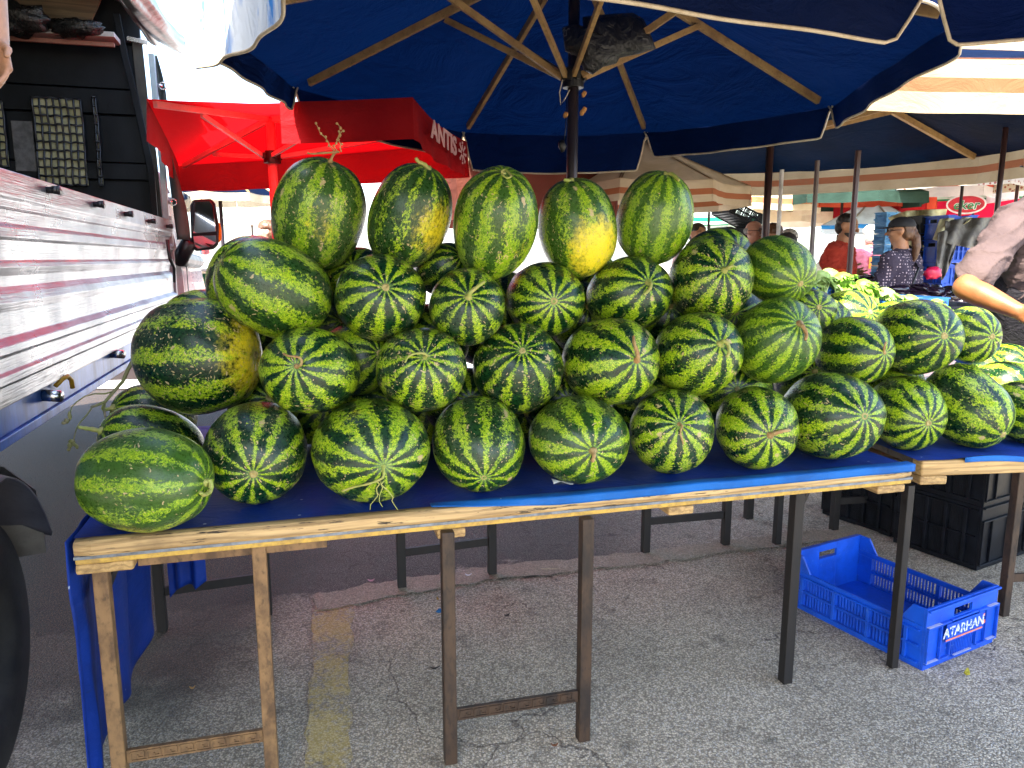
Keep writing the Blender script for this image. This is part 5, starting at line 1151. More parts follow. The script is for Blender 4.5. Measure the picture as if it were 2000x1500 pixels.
def person(label, base, yaw, H=1.75, skin=None, shirt=None, pants=None, hair=None, hairstyle='short', hs=1.0, sleeve=.55, vox=.012, lean=0.0, headturn=0.0, nod=0.0, build=1.0, arms=None, extras=(), shoes=None, joints=None,
           shirt_len=.88, beard=None, moustache=None, glasses=False, cap=None, long_shirt=False, sitting=False, hands=True):
    root = empty('person', base, 0, label, 'person'); s = H/1.75
    Mz = Matrix.Rotation(yaw, 4, 'Z'); B = V(base)
    def T(x, y, z): return B+(Mz @ V((x*s, y*s, z*s)))
    J = dict(pel=(0, 0, .96), ch=(0, lean*.5, 1.30), nk=(0, lean, 1.47), hd=(0, lean+.02+nod*.05, 1.625-nod*.03), shL=(-.19*build, lean*.9, 1.40), shR=(.19*build, lean*.9, 1.40),
             elL=(-.255*build, lean*.6+.0, 1.13), elR=(.255*build, lean*.6, 1.13), wrL=(-.265*build, lean*.3+.06, .90), wrR=(.265*build, lean*.3+.06, .90),
             hpL=(-.10, 0, .92), hpR=(.10, 0, .92), knL=(-.115, .02, .50), knR=(.115, .02, .50), anL=(-.12, -.02, .08), anR=(.12, -.02, .08))
    if sitting:
        J.update(pel=(0, 0, .5), ch=(0, .02, .84), nk=(0, .04, 1.01), hd=(0, .06, 1.16), shL=(-.19, .03, .94), shR=(.19, .03, .94), elL=(-.25, .08, .70), elR=(.25, .08, .70), wrL=(-.12, .3, .58), wrR=(.12, .3, .58),
                 hpL=(-.1, 0, .46), hpR=(.1, 0, .46), knL=(-.14, .42, .48), knR=(.14, .42, .48), anL=(-.14, .44, .08), anR=(.14, .44, .08))
    if arms: J.update(arms)
    P = {a: T(*q) for a, q in J.items()}
    if joints: P.update({a: V(q) for a, q in joints.items()})
    bw = build*s; up = (P['nk']-P['pel']).normalized(); rt_ = (P['shR']-P['shL']).normalized(); fw = up.cross(rt_).normalized()
    s0 = s; s_head = s*hs
    # ---- body
    mb = MB()
    def torso(mb, g, low=0.0):
        for sx_ in (-1, 1):
            mb.cap(P['ch']+rt_*.09*bw*sx_, P['ch']+rt_*.09*bw*sx_+up*.04, .105*bw+g, .095*bw+g); mb.cap(P['pel']+rt_*.075*bw*sx_+up*.03, P['ch']+rt_*.08*bw*sx_, .105*bw+g, .102*bw+g)
            mb.cap(P['pel']+rt_*.075*bw*sx_-up*low, P['pel']+rt_*.075*bw*sx_+up*.05, .112*bw+g, .108*bw+g)
        mb.cap(P['pel']+fw*.03*bw+up*.1, P['ch']+fw*.02-up*.05, .115*bw*build+g, .11*bw+g)
        mb.cap(P['shL'], P['shR'], .058*bw+g, .058*bw+g); mb.cap(P['shL']+rt_*.05, P['nk']-up*.02, .055*bw+g, .052*s+g*.6); mb.cap(P['shR']-rt_*.05, P['nk']-up*.02, .055*bw+g, .052*s+g*.6)
    torso(mb, 0); mb.cap(P['nk']-up*.04, P['hd']-V((0, 0, .06*s)), .060*s, .055*s)
    hd = P['hd']; s = s_head; yh = yaw+headturn
    hf = V((-math.sin(yh), math.cos(yh), -nod*.6)).normalized(); hr = V((math.cos(yh), math.sin(yh), 0)); hu = hr.cross(hf).normalized()
    Rh = Matrix((hr, hf, hu)).transposed()
    mb.ell(hd+hu*.025*s, (.076*s, .094*s, .088*s), 20, 14, rot=Rh); mb.ell(hd-hu*.035*s+hf*.018*s, (.062*s, .070*s, .075*s), 16, 12, rot=Rh)
    mb.ell(hd-hu*.085*s+hf*.055*s, (.026*s, .022*s, .020*s), 10, 8, rot=Rh); mb.cap(hd+hu*.015*s+hf*.090*s, hd-hu*.022*s+hf*.112*s, .010*s, .015*s, 8)
    mb.ell(hd+hu*.028*s+hf*.084*s, (.050*s, .012*s, .010*s), 10, 8, rot=Rh)
    for e_ in (-1, 1):
        mb.ell(hd+hr*.078*s*e_-hf*.006*s-hu*.002*s, (.010*s, .018*s, .030*s), 10, 8, rot=Rh); mb.ell(hd-hu*.02*s+hr*.04*s*e_+hf*.065*s, (.022*s, .022*s, .024*s), 10, 8, rot=Rh)
    s = s0
    for S in 'LR':
        sg_ = -1 if S == 'L' else 1
        mb.cap(P['sh'+S], P['el'+S], .050*bw, .042*bw); mb.cap(P['el'+S], P['el'+S].lerp(P['wr'+S], .35), .043*bw, .044*bw); mb.cap(P['el'+S].lerp(P['wr'+S], .35), P['wr'+S], .044*bw, .028*bw)
        fd = (P['wr'+S]-P['el'+S]).normalized()
        if hands: add_hand(mb, P['wr'+S], fd, (-rt_*sg_+fw*-.1), -sg_ if True else sg_, .185*s, .45, max(1.0, vox/.009) if vox < .011 else 1.25)
        mb.cap(P['hp'+S], P['kn'+S], .085*bw, .058*s); mb.cap(P['kn'+S], P['an'+S], .056*s, .038*s); mb.cap(P['an'+S]-V((0, 0, .03*s)), P['an'+S]+fw*.14*s-V((0, 0, .045*s)), .036*s, .030*s)
    blob('body', mb, skin or m_skin, root, vox, 3, .5)
    # ---- shirt
    if shirt:
        mb = MB(); torso(mb, .018, low=(.96-shirt_len)*s)
        for S in 'LR':
            e = P['sh'+S].lerp(P['el'+S], min(1, sleeve*1.5)); mb.cap(P['sh'+S], e, .066*bw, .064*bw)
            if sleeve > .8: mb.cap(P['el'+S], P['wr'+S], .060*bw, .042*bw)
        ns = V((len(label), 3, 1))
        blob('shirt', mb, shirt, root, vox, 5, .5, disp=lambda q: .007*noise.noise(V((q.x*7, q.y*7, q.z*4))+ns)+.014*(1-abs(noise.noise(V((q.x*5+q.z*4, q.y*7, q.z*17-q.x*8))+ns)))**9+.003*noise.noise(q*30))
        MB().tube([P['nk']+up*.000+rt_*math.cos(t*math.pi/8)*.066*s+fw*math.sin(t*math.pi/8)*.062*s-fw*.0+up*(-.020*math.sin(t*math.pi/8)) for t in range(17)], .008*s, 6).build('collar', shirt, root, smooth=True)
    if pants:
        mb = MB()
        for S in 'LR':
            sg_ = -1 if S == 'L' else 1
            mb.cap(P['hp'+S], P['kn'+S], .104*bw, .076*s); mb.cap(P['kn'+S], P['an'+S], .076*s, .062*s); mb.cap(P['pel']+rt_*.07*bw*sg_, P['hp'+S], .118*bw, .108*bw)
        blob('trousers', mb, pants, root, vox, 4, .5, disp=lambda q: .007*noise.noise(V((q.x*9, q.y*9, q.z*4))))
    ms_ = shoes or m_hairb
    for S in 'LR':
        mb = MB(); a = P['an'+S]; mb.cap(V((a.x, a.y, a.z-.03*s)), V((a.x, a.y, a.z-.035*s))+V((fw.x, fw.y, 0)).normalized()*.17*s, .048*s, .042*s)
        mb.build('shoe', ms_, root, smooth=True)
    # ---- face
    s = s_head
    for e_ in (-1, 1):
        MB().ell(hd+hu*.012*s+hr*.031*s*e_+hf*.083*s, (.013*s, .008*s, .008*s), 10, 8, rot=Rh).build('eye', m_eyew, root, smooth=True)
        MB().ell(hd+hu*.012*s+hr*.031*s*e_+hf*.089*s, (.006*s, .004*s, .006*s), 8, 6, rot=Rh).build('pupil', m_eye, root, smooth=True)
        if hair: MB().ell(hd+hu*.036*s+hr*.032*s*e_+hf*.093*s, (.018*s, .004*s, .004*s), 8, 6, rot=Rh).build('eyebrow', hair, root, smooth=True)
    MB().ell(hd-hu*.048*s+hf*.086*s, (.022*s, .008*s, .006*s), 10, 6, rot=Rh).build('mouth', m_lip, root, smooth=True)
    if hair and hairstyle:
        mb = MB()
        g = {'short': .006, 'buzz': .003, 'long': .004, 'thick': .016, 'bald': 0}[hairstyle]
        if hairstyle == 'bald':
            for e_ in (-1, 1): mb.ell(hd+hu*.01*s+hr*.062*s*e_-hf*.035*s, (.018*s, .05*s, .035*s), 12, 8, rot=Rh)
            mb.ell(hd-hu*.0*s-hf*.075*s, (.055*s, .022*s, .035*s), 12, 8, rot=Rh)
        else:
            mb.ell(hd+hu*.042*s-hf*.012*s, ((.080+g)*s, (.090+g)*s, (.078+g)*s), 22, 14, rot=Rh, fn=lambda d, q: q*(1+.05*noise.noise(d*6)) if (d.z > -.15 or d.y < -.2) else q*.8)
            mb.ell(hd-hu*.01*s-hf*.045*s, ((.072+g)*s, (.055+g)*s, (.070+g)*s), 18, 12, rot=Rh)
        if hairstyle == 'long':
            pts = [hd+hu*.02*s-hf*.085*s, hd-hu*.05*s-hf*.115*s, hd-hu*.13*s-hf*.125*s, hd-hu*.20*s-hf*.12*s, hd-hu*.26*s-hf*.11*s]
            for q0, q1, r0, r1 in zip(pts, pts[1:], (.028, .034, .034, .026), (.034, .034, .026, .010)): mb.cap(q0, q1, r0*s, r1*s, 12)
        blob('hair', mb, hair, root, max(.006, vox*.6), 2, .4, disp=lambda q: .004*noise.noise(q*45))
    if beard:
        mb = MB(); mb.ell(hd-hu*.064*s+hf*.022*s, (.0605*s, .074*s, .050*s), 18, 12, rot=Rh, fn=lambda d, q: q*(1+.04*noise.noise(d*7)))
        mb.build('beard', beard, root, smooth=True)
    if moustache: MB().ell(hd-hu*.034*s+hf*.097*s, (.032*s, .010*s, .009*s), 12, 6, rot=Rh).build('moustache', moustache, root, smooth=True)
    if glasses:
        mb = MB()
        for e_ in (-1, 1):
            c_ = hd+hu*.012*s+hr*.034*s*e_+hf*.104*s; mb.tube([c_+hr*math.cos(t*math.pi/8)*.026*s+hu*math.sin(t*math.pi/8)*.018*s for t in range(17)], .0028*s, 5)
            mb.tube([c_+hr*.026*s*e_, hd+hr*.085*s*e_+hu*.012*s-hf*.01*s], .003*s, 5)
        mb.build('glasses', m_black, root, smooth=True)
    if cap:
        mb = MB(); mb.ell(hd+hu*.050*s-hf*.004*s, (.092*s, .106*s, .074*s), 20, 12, rot=Rh, fn=lambda d, q: V((q.x, q.y, max(q.z, -.012))))
        def brim(u, v):
            a = R_(20+140*u); r = .092+.070*v*math.sin(a)**.5; return hd+hu*(.044-.014*v)*s+hr*math.cos(a)*r*s*.95+hf*math.sin(a)*r*s*1.15
        mb.grid(brim, 14, 4); mb.build('cap', cap, root, smooth=True)
    for f in extras: f(root, P, dict(hd=hd, hf=hf, hr=hr, hu=hu, up=up, rt=rt_, fw=fw, s=s, Rh=Rh))
    return root
def at_feet(u, vtop, H, dep_y):
    """foot point for somebody whose head top shows at this column, at ground distance dep_y"""
    d = ray(u, vtop); t = dep_y/d.y; return V((d.x*t, dep_y, 0))
def height(u, v, dep_y):
    d = ray(u, v); t = dep_y/d.y; return CAMZ+d.z*t
def yawto(dx, dy): return math.atan2(-dx, dy)
g_red = garment('brick_red_tshirt', (.50, .055, .030), (.42, .04, .022))
g_redband = garment('orange_red_band', (.72, .085, .025), (.62, .07, .02))
g_white = garment('white_checked_shirt', (.66, .70, .74), (.56, .60, .66))
g_floral = garment('dark_dotted_blouse', (.06, .048, .075), (.045, .036, .055), pat=(42, .27, (.50, .40, .44)))
g_jeans = garment('pale_blue_jeans', (.16, .30, .45), (.12, .23, .36)); g_grey = garment('pale_grey_trousers', (.30, .36, .42)); g_blackt = garment('black_trousers', (.010, .009, .012), (.016, .014, .018))
g_mauve = garment('mauve_grey_shirt', (.080, .055, .052), (.055, .038, .037), wr=.35)
g_pink = garment('pink_tshirt', (.72, .22, .30)); g_green = garment('dark_green_top', (.02, .10, .06)); g_beige = garment('cream_blouse', (.62, .50, .36)); g_dark = garment('dark_jacket', (.05, .05, .07)); g_maroon = garment('maroon_dotted_top', (.06, .012, .02), pat=(30, .25, (.6, .4, .35)))
# man in red
def band(root, P, a):
    mb = MB()
    c = P['ch']-a['up']*.075
    for sx_ in (-1, 1): mb.cap(c+a['rt']*.085*sx_, c+a['rt']*.085*sx_-a['up']*.02, .1285, .1285, 24)
    vs = []; 
    m2 = MB()
    def fn(u, v):
        t = 2*math.pi*u; x = math.cos(t); y = math.sin(t); rx = .232; ry = .142
        return c+a['rt']*rx*(abs(x)**.8*(1 if x > 0 else -1))+a['fw']*(ry*(abs(y)**.8*(1 if y > 0 else -1))+.006)-a['up']*(v-.5)*.085
    m2.grid(fn, 40, 4); m2.build('chest_band', g_redband, root, smooth=True)
Y = 6.9; b_ = at_feet(1642, 410, 0, Y)
person('bearded man in a brick red t-shirt with an orange chest band walking right', b_, yawto(.75, -.62), H=height(1642, 411, Y)/1.0, skin=m_skin2, shirt=g_red, pants=g_grey, hair=m_hairb, hairstyle='buzz', beard=m_hairb, vox=.010, hs=.9, lean=.02, nod=.35, build=1.0,
       arms=dict(elL=(-.29, -.10, 1.14), wrL=(-.31, -.14, .90), elR=(.25, -.04, 1.12), wrR=(.26, .04, .88)), extras=(band,))
# woman in the cap
def strap(root, P, a):
    mb = MB(); pts = [P['shR']-a['rt']*.05+a['up']*.05, P['ch']-a['fw']*.135+a['up']*.05, P['pel']-a['rt']*.13-a['fw']*.11+a['up']*.10]; mb.tube(pts, .009, 6); mb.build('bag_strap', m_black, root, smooth=True)
    mb = MB(); q = P['pel']-a['rt']*.20+a['up']*.02+a['fw']*.06; mb.ell(q, (.06, .12, .15), 14, 10); mb.build('handbag', m_black, root, smooth=True)
Y = 5.95; b_ = at_feet(1768, 418, 0, Y)
person('woman in a black cap with a long ponytail and a dark dotted blouse', b_, yawto(-.62, .75), H=height(1768, 420, Y), skin=m_skin2, shirt=g_floral, pants=g_jeans, hair=m_hairbr, hairstyle='long', hs=.92, cap=simple('black_cap_cloth', (.012, .012, .015), .8), vox=.010,
       build=1.02, glasses=True, headturn=.35, shirt_len=.80, arms=dict(elL=(-.24, .06, 1.12), wrL=(-.22, .20, .92), elR=(.26, .04, 1.12), wrR=(.25, .16, .92)), extras=(strap,))
Y = 7.6; b_ = at_feet(1470, 425, 0, Y)
person('bald man with glasses and a white moustache in a white shirt', b_, yawto(.60, -.80), H=height(1471, 427, Y), skin=m_skin3, shirt=g_white, pants=g_dark, hair=m_hairgrey, hairstyle='bald', moustache=m_hairwhite, glasses=True, vox=.012, build=1.08, hs=.92)
Y = 6.1; b_ = at_feet(1570, 457, 0, Y)
person('dark-haired man bending down between the pale pole and the man in red', b_, yawto(-.7, -.5), H=1.68, skin=m_skin2, shirt=g_beige, pants=g_dark, hair=m_hairb, hairstyle='short', vox=.012, lean=.16, nod=1.0)
Y = 8.2; b_ = at_feet(1362, 435, 0, Y)
person('dark-haired man in a pale pink shirt far behind the rightmost upright melon', b_, yawto(.3, -.9), H=height(1362, 435, Y), skin=m_skin2, shirt=garment('pale_pink_shirt', (.72, .50, .52)), pants=g_dark, hair=m_hairb, hairstyle='short', beard=None, vox=.014)
Y = 7.4; b_ = at_feet(1511, 436, 0, Y)
person('woman with dark hair in profile right behind the dark umbrella pole', b_, yawto(-.9, -.2), H=height(1511, 437, Y), skin=m_skin2, shirt=g_maroon, pants=g_dark, hair=m_hairbr, hairstyle='thick', vox=.014)
Y = 8.0; b_ = at_feet(1541, 448, 0, Y)
person('person in a cream top by the pale pole, in the distance', b_, yawto(.2, -.9), H=height(1541, 448, Y), skin=m_skin3, shirt=g_beige, pants=g_grey, hair=m_hairwhite, hairstyle='thick', vox=.014)
def patch(root, P, a):
    q = P['ch']-a['fw']*.140; MB().prism([q-a['rt']*.06-a['up']*.08, q+a['rt']*.06-a['up']*.08, q+a['rt']*.06+a['up']*.07, q-a['rt']*.06+a['up']*.07], -a['fw']*.006).build('orange_back_print', m_orange, root)
Y = 10.0; b_ = at_feet(1703, 438, 0, Y)
person('person in a pink t-shirt with an orange square on the back, far behind', b_, yawto(.05, 1), H=height(1703, 440, Y), skin=m_skin3, shirt=g_pink, pants=g_grey, hair=m_hairwhite, hairstyle='thick', vox=.014, extras=(patch,))
Y = 12.0; b_ = at_feet(483, 449, 0, Y)
person('old woman in a white headscarf and dark jacket far away on the left', b_, yawto(.1, -1), H=height(483, 450, Y)*.96, skin=m_skin3, shirt=g_dark, pants=g_dark, hair=m_hairwhite, hairstyle='thick', vox=.016)
Y = 8.6; b_ = at_feet(524, 430, 0, Y)
person('person with brown hair and a maroon dotted top beside the pink pole', b_, yawto(-.8, -.3), H=height(524, 430, Y), skin=m_skin3, shirt=g_maroon, pants=g_dark, hair=m_hairbr, hairstyle='thick', vox=.014)
Y = 11.0; b_ = at_feet(413, 490, 0, Y); b_.z = .30
person('seated person in a dark green top below the lorry mirror', b_, yawto(.2, -1), H=1.65, skin=m_skin3, shirt=g_green, pants=g_dark, hair=m_hairgrey, hairstyle='thick', vox=.016, sitting=True)
# labourer on the lorry: only his hand and forearm reach into the picture
hz = 1.05
person('person on the lorry bed at the left edge with one arm hanging into view', tk(-.37, -.22, hz), KR+R_(-90)+R_(96), H=1.80, skin=m_skin2, shirt=g_dark, pants=g_blackt, hair=m_hairb, hairstyle='short', vox=.0065,
       joints=dict(wrR=W(-4, 84, 2.10), elR=W(-34, -115, 2.14), shR=W(-92, -330, 2.16)))
def apron(root, P, a):
    mb = MB(); u_ = a['up']; r_ = a['rt']
    for sx_ in (-1, 1): mb.cap(P['pel']+r_*.10*sx_-u_*.12, P['pel'].lerp(P['ch'], .55)+r_*.10*sx_+a['fw']*.02, .172, .160)
    blob('apron', mb, g_blackt, root, .010, 4, .5, disp=lambda q: .008*noise.noise(q*9))
# seller at the right
m_tan = skin_mat('sunburnt_skin', (.25, .095, .032))
SD = 3.2
seller = person('stallholder in a mauve grey shirt leaning over the melons at the right edge', (2.42, 3.62, 0), R_(25), H=1.78, extras=(apron,), skin=m_tan, shirt=g_mauve, pants=g_blackt, hair=m_hairb, hairstyle='short', beard=m_hairgrey, vox=.0085, build=1.14, sleeve=.56, nod=.9, shirt_len=.98,
       joints=dict(pel=W(2005, 650, 3.62), hpL=W(1965, 670, 3.60), hpR=W(2060, 665, 3.66), ch=W(2045, 500, 3.42), nk=W(2042, 385, 3.30), hd=W(2053, 315, 3.22), shL=W(1985, 432, 3.26), shR=W(2140, 430, 3.44),
                   elL=W(1886, 562, 3.04), wrL=W(1984, 606, 2.90), elR=W(2190, 560, 3.3), wrR=W(2110, 640, 3.05)))
# ------------------------------------------------------------------ crates and produce
m_bluepl, nt, b, out = new_mat('blue_crate_plastic'); k = N(nt); p = k.pos(); n1 = k.noise(p, 9, 5, .6); n2 = k.noise(p, 55, 5, .75)
col = k.mix(k.step(n1, .35, .7), (.004, .085, .60), (.004, .055, .42)); col = k.mix(k.math('MULTIPLY', k.step(n2, .60, .72), .45), col, (.16, .30, .62))
col = k.mix(k.math('MULTIPLY', k.step(k.noise(p, 23, 5, .7), .58, .75), .35), col, (.01, .03, .12))
k.l(col, b.inputs['Base Color']); b.inputs['Roughness'].default_value = .38; k.l(k.bump(n2, .15, .004), b.inputs['Normal'])
m_blackpl = simple('black_crate_plastic', (.004, .005, .008), .45, c2=(.008, .010, .015), scale=14, fine=80, bump=.2, spec=.2)
m_bluewall = simple('scratched_blue_plastic', (.012, .10, .36), .5, c2=(.008, .06, .24), scale=12, fine=70, bump=.3)
m_worn = simple('scuffed_plastic', (.34, .38, .58), .6, c2=(.45, .42, .42), scale=30, fine=120)
def crate(label, org, ax, ay, L, Wd, hE, hS, m, name='plastic_crate', az=(0, 0, 1), group=None, detail=True, slats=True, parent_tf=None):
    org = V(org); ax = V(ax).normalized(); ay = V(ay).normalized(); az = V(az).normalized()
    root = empty(name, org, 0, label, 'crate', group)
    def q(x, y, z): return org+ax*x+ay*y+az*z
    def bx(mb, x0, x1, y0, y1, z0, z1): return mb.add(*tbox(x0, x1, y0, y1, z0, z1, q))
    mb = MB(); bx(mb, .012, L-.012, .012, Wd-.012, .012, .020)
    for i in range(1, 7): bx(mb, L*i/7-.004, L*i/7+.004, .02, Wd-.02, .003, .0115)
    mb.build('base', m, root)
    for side in (0, 1):
        y0, y1 = (0, .010) if side == 0 else (Wd-.010, Wd); yo0, yo1 = (-.012, 0) if side == 0 else (Wd, Wd+.012)
        mb = MB()
        e = .07
        rails = [(.0, .024), (hS*.50-.006, hS*.50+.006), (hS-.020, hS)]
        for z0, z1 in rails: bx(mb, .012, L-.012, y0, y1, z0, z1)
        for z0, z1 in ((.022, .028), (hS*.5+.004, hS*.5+.010), (hS-.022, hS-.016)): bx(mb, .02, L-.02, yo0, yo1, z0, z1)
        nb = 3
        for j in range(nb+1):
            x = e+(L-2*e)*j/nb; bx(mb, x-.007, x+.007, yo0+.001, yo1-.001, .0285, hS-.0225); bx(mb, x-.008, x+.008, y0+.0005, y1-.0005, .0245, hS-.0205)
        bx(mb, .012, e-.008, y0+.0005, y1-.0005, .0245, hS-.0205); bx(mb, L-e+.008, L-.012, y0+.0005, y1-.0005, .0245, hS-.0205)
        if slats:
            for j in range(nb):
                x0 = e+(L-2*e)*j/nb+.008; x1 = e+(L-2*e)*(j+1)/nb-.008; ns = 10 if detail else 5
                for s_ in range(1, ns):
                    x = x0+(x1-x0)*s_/ns; wd = .0035 if detail else .006
                    bx(mb, x-wd, x+wd, y0+.0015, y1-.0015, .0246, hS*.5-.0062); bx(mb, x-wd, x+wd, y0+.0015, y1-.0015, hS*.5+.0062, hS-.0206)
        # stepped shoulders up to the tall ends
        for x0, x1 in ((.012, .10), (L-.10, L-.012)):
            f = 1 if x0 < L/2 else -1; xa = x0 if f > 0 else x1; P = [q(xa, y0+.0007, hS+.0004), q(xa+f*.088, y0+.0007, hS+.0004), q(xa+f*.045, y0+.0007, hE-.0006), q(xa, y0+.0007, hE-.0006)]
            mb.prism(P, ay*(y1-y0-.0014))
        mb.build('side_wall', m, root, bevel=.0012 if detail else 0, seg=1)
    for end in (0, 1):
        x0, x1 = (0, .0115) if end == 0 else (L-.0115, L); xo0, xo1 = (-.012, 0) if end == 0 else (L, L+.012)
        mb = MB(); h0, h1 = Wd*.5-.055, Wd*.5+.055; z0, z1 = hE-.062, hE-.030
        bx(mb, x0, x1, 0, h0, 0, hE); bx(mb, x0, x1, h1, Wd, 0, hE); bx(mb, x0, x1, h0+.0002, h1-.0002, 0, z0); bx(mb, x0, x1, h0+.0002, h1-.0002, z1, hE)
        bx(mb, xo0, xo1, 0, Wd, hE-.010, hE-.002); bx(mb, xo0, xo1, .0, h0-.03, z0-.012, z0-.004); bx(mb, xo0, xo1, h1+.03, Wd, z0-.012, z0-.004)
        bx(mb, xo0, xo1, h0-.025, h1+.025, z0-.008, z0-.002); bx(mb, xo0, xo1, 0, h0-.03, .024, .030); bx(mb, xo0, xo1, h1+.03, Wd, .024, .030); bx(mb, xo0, xo1, h0-.0, h1-.0, .016, .022)
        for y in (.0, .075, h0-.028, h1+.022, Wd-.081, Wd-.006): bx(mb, xo0+.0005, xo1-.0005, y, y+.006, .031, z0-.013)
        if detail:
            for i in range(14):
                y = h0-.015+i*.0100; bx(mb, xo0+.006 if end == 0 else xo0, xo1 if end == 0 else xo1-.006, y, y+.004, .024, hE*.36)
        mb.build('end_wall', m, root, bevel=.0012 if detail else 0, seg=1)
    return root, q
A_ = gnd(1801, 1311); Bq = gnd(1939, 1254); dS = (Bq-A_).normalized(); dL = V((-dS.y, dS.x, 0))
cr, cq = crate('blue plastic crate with white lettering on the asphalt under the table end', A_, dL, dS, .60, .43, .232, .165, m_bluepl)
bx_ = MB(); bx_.add(*tbox(-.0135, -.0125, .10, .33, .088, .158, cq)); bx_.build('label_panel', m_bluepl, cr)
m_wh = simple('worn_white_print', (.58, .62, .68), .6, c2=(.02, .12, .5), scale=90, fine=200, lo=.52, hi=.60); m_or = simple('orange_red_print', (.75, .16, .08), .6, c2=(.55, .25, .2), scale=50)
put_text('lettering', text_mesh('ATARHAN', .052, .0006, .0012), m_wh, cr, cq(-.0148, .205, .125), dS, (0, 0, 1))
MB().add(*tbox(-.0152, -.0140, .10, .32, .094, .100, cq)).build('underline', m_or, cr); 
mb = MB(); mb.add(*tbox(-.0152, -.0140, .315, .335, .110, .124, cq)); mb.add(*tbox(-.0152, -.0140, .322, .330, .140, .150, cq)); mb.build('red_mark', m_or, cr)
# scuffed edges
for y0, y1, z in ((.0, .075, .158), (.36, .42, .158), (.0, .07, .030), (.37, .42, .030), (.165, .27, .022)):
    MB().add(*tbox(-.0128, -.001, y0, y1, z+.0085 if z > .1 else z+.0006, z+.0095 if z > .1 else z+.0016, cq)).build('scuff_mark', m_worn, cr)
# black crates under the second table
ca = gnd(1907, 1117); cb = gnd(1802, 1080); dd = (cb-ca).normalized(); de = V((dd.y, -dd.x, 0)); de = de if de.x > 0 else -de
for i in range(2):
    crate(['black lattice crate on the asphalt under the second table', 'black lattice crate stacked on top of another under the second table'][i], ca+V((0, 0, .004+i*.312)), dd, de, .42, .60, .31, .31, m_blackpl, group='black crates under the second table')
crate('third black lattice crate standing behind the stacked pair under the second table', ca+dd*.47+de*.05+V((0, 0, .004)), dd, de, .42, .60, .31, .31, m_blackpl, group='black crates under the second table')
# ---- lettuce stall right behind the melons
def lettuce_mat(name, c, c2):
    m, nt, b, out = new_mat(name); k = N(nt); p = k.pos(); n1 = k.noise(p, 22, 5, .65)
    col = k.mix(k.step(n1, .35, .68), c, c2); k.l(col, b.inputs['Base Color']); b.inputs['Roughness'].default_value = .45
    k.l(k.bump(k.noise(p, 60, 4, .6), .5, .006), b.inputs['Normal'])
    t = k.n('ShaderNodeBsdfTranslucent'); k.l(col, t.inputs[0]); x = k.n('ShaderNodeMixShader'); x.inputs[0].default_value = .3; k.l(b.outputs[0], x.inputs[1]); k.l(t.outputs[0], x.inputs[2]); k.l(x.outputs[0], out.inputs[0]); return m
m_let = lettuce_mat('lettuce_green', (.20, .40, .04), (.36, .56, .10)); m_letp = lettuce_mat('lettuce_pale', (.42, .56, .20), (.30, .48, .10)); m_letd = lettuce_mat('dark_greens', (.16, .36, .04), (.30, .52, .08))
def lettuce(c, r, m, label, seed, nl=22, group='lettuces on the stall behind the melons', name='lettuce'):
    rs = random.Random(seed); mb = MB(); c = V(c)
    mb.ell(c+V((0, 0, r*.25)), (r*.55, r*.55, r*.5), 16, 10, fn=lambda d, q: q*(1+.15*noise.noise(d*3+c)))
    for i in range(nl):
        a = rs.uniform(0, 6.28); el = rs.uniform(-.25, 1.2); L = r*rs.uniform(.8, 1.25); wd = r*rs.uniform(.55, .9); d = V((math.cos(a)*math.cos(el), math.sin(a)*math.cos(el), math.sin(el))); sd = V((-math.sin(a), math.cos(a), 0)); up = sd.cross(d) if sd.cross(d).z > 0 else -sd.cross(d)
        def fn(u, v, L=L, wd=wd, d=d, sd=sd, up=up, i=i):
            x = (u-.5)*2; y = v; w_ = wd*math.sin(math.pi*min(1, .12+y*.8))**.6
            ed = max(abs(x), y)**3
            ruf = .16*r*ed*math.sin(x*9+y*13+i)+.08*r*ed*math.sin(x*23+i*3+y*19)
            return c+d*(L*y*(1-.12*x*x))+sd*(x*w_*.6)+up*(ruf-.35*r*y*y+.15*r*x*x)-V((0, 0, r*.35*y*y))
        mb.grid(fn, 10, 8)
    o = mb.build(name, m, smooth=True); return tag(o, label, 'lettuce', group)
ltz = 1.0
stall = empty('produce_table', W(1760, 640, 4.2), 0, 'trestle table under the blue lettuce crates behind the melons', 'table')
s0 = W(1560, 600, 4.05); s1 = W(1870, 600, 4.35); sdir = V((s1.x-s0.x, s1.y-s0.y, 0)).normalized(); sback = V((-sdir.y, sdir.x, 0))
SP = V((s0.x, s0.y, 0))
def ts(a, b_, z): return SP+sdir*a+sback*b_+V((0, 0, z))
MB().add(*tbox(-.3, 1.5, -.05, .75, .94, .98, ts)).build('tabletop', m_under, stall, bevel=.004)
for a, b_ in ((-.25, 0), (1.45, 0), (-.25, .68), (1.45, .68)): MB().add(*tbox(a, a+.04, b_, b_+.04, 0, .939, ts)).build('leg', m_legdark, stall)
for i, (a, lab) in enumerate(((-.02, 'scratched blue crate full of leafy lettuce, left of the pair behind the melons'), (.52, 'blue crate with a round pale lettuce on top, right of the pair behind the melons'))):
    c_, q_ = crate(lab, ts(a, .0, 1.052-.07*i), sdir, sback, .50, .40, .245, .245, m_bluewall, group='blue lettuce crates', detail=False)
    if i == 0: MB().add(*tbox(-.3, .49, -.03, .45, .9805, 1.050, ts)).build('riser_board', m_under, stall)
    MB().add(*tbox(.016, .484, .012, .388, .10, .235, q_)).build('crate_lining', m_letd, c_)
seeds = 0
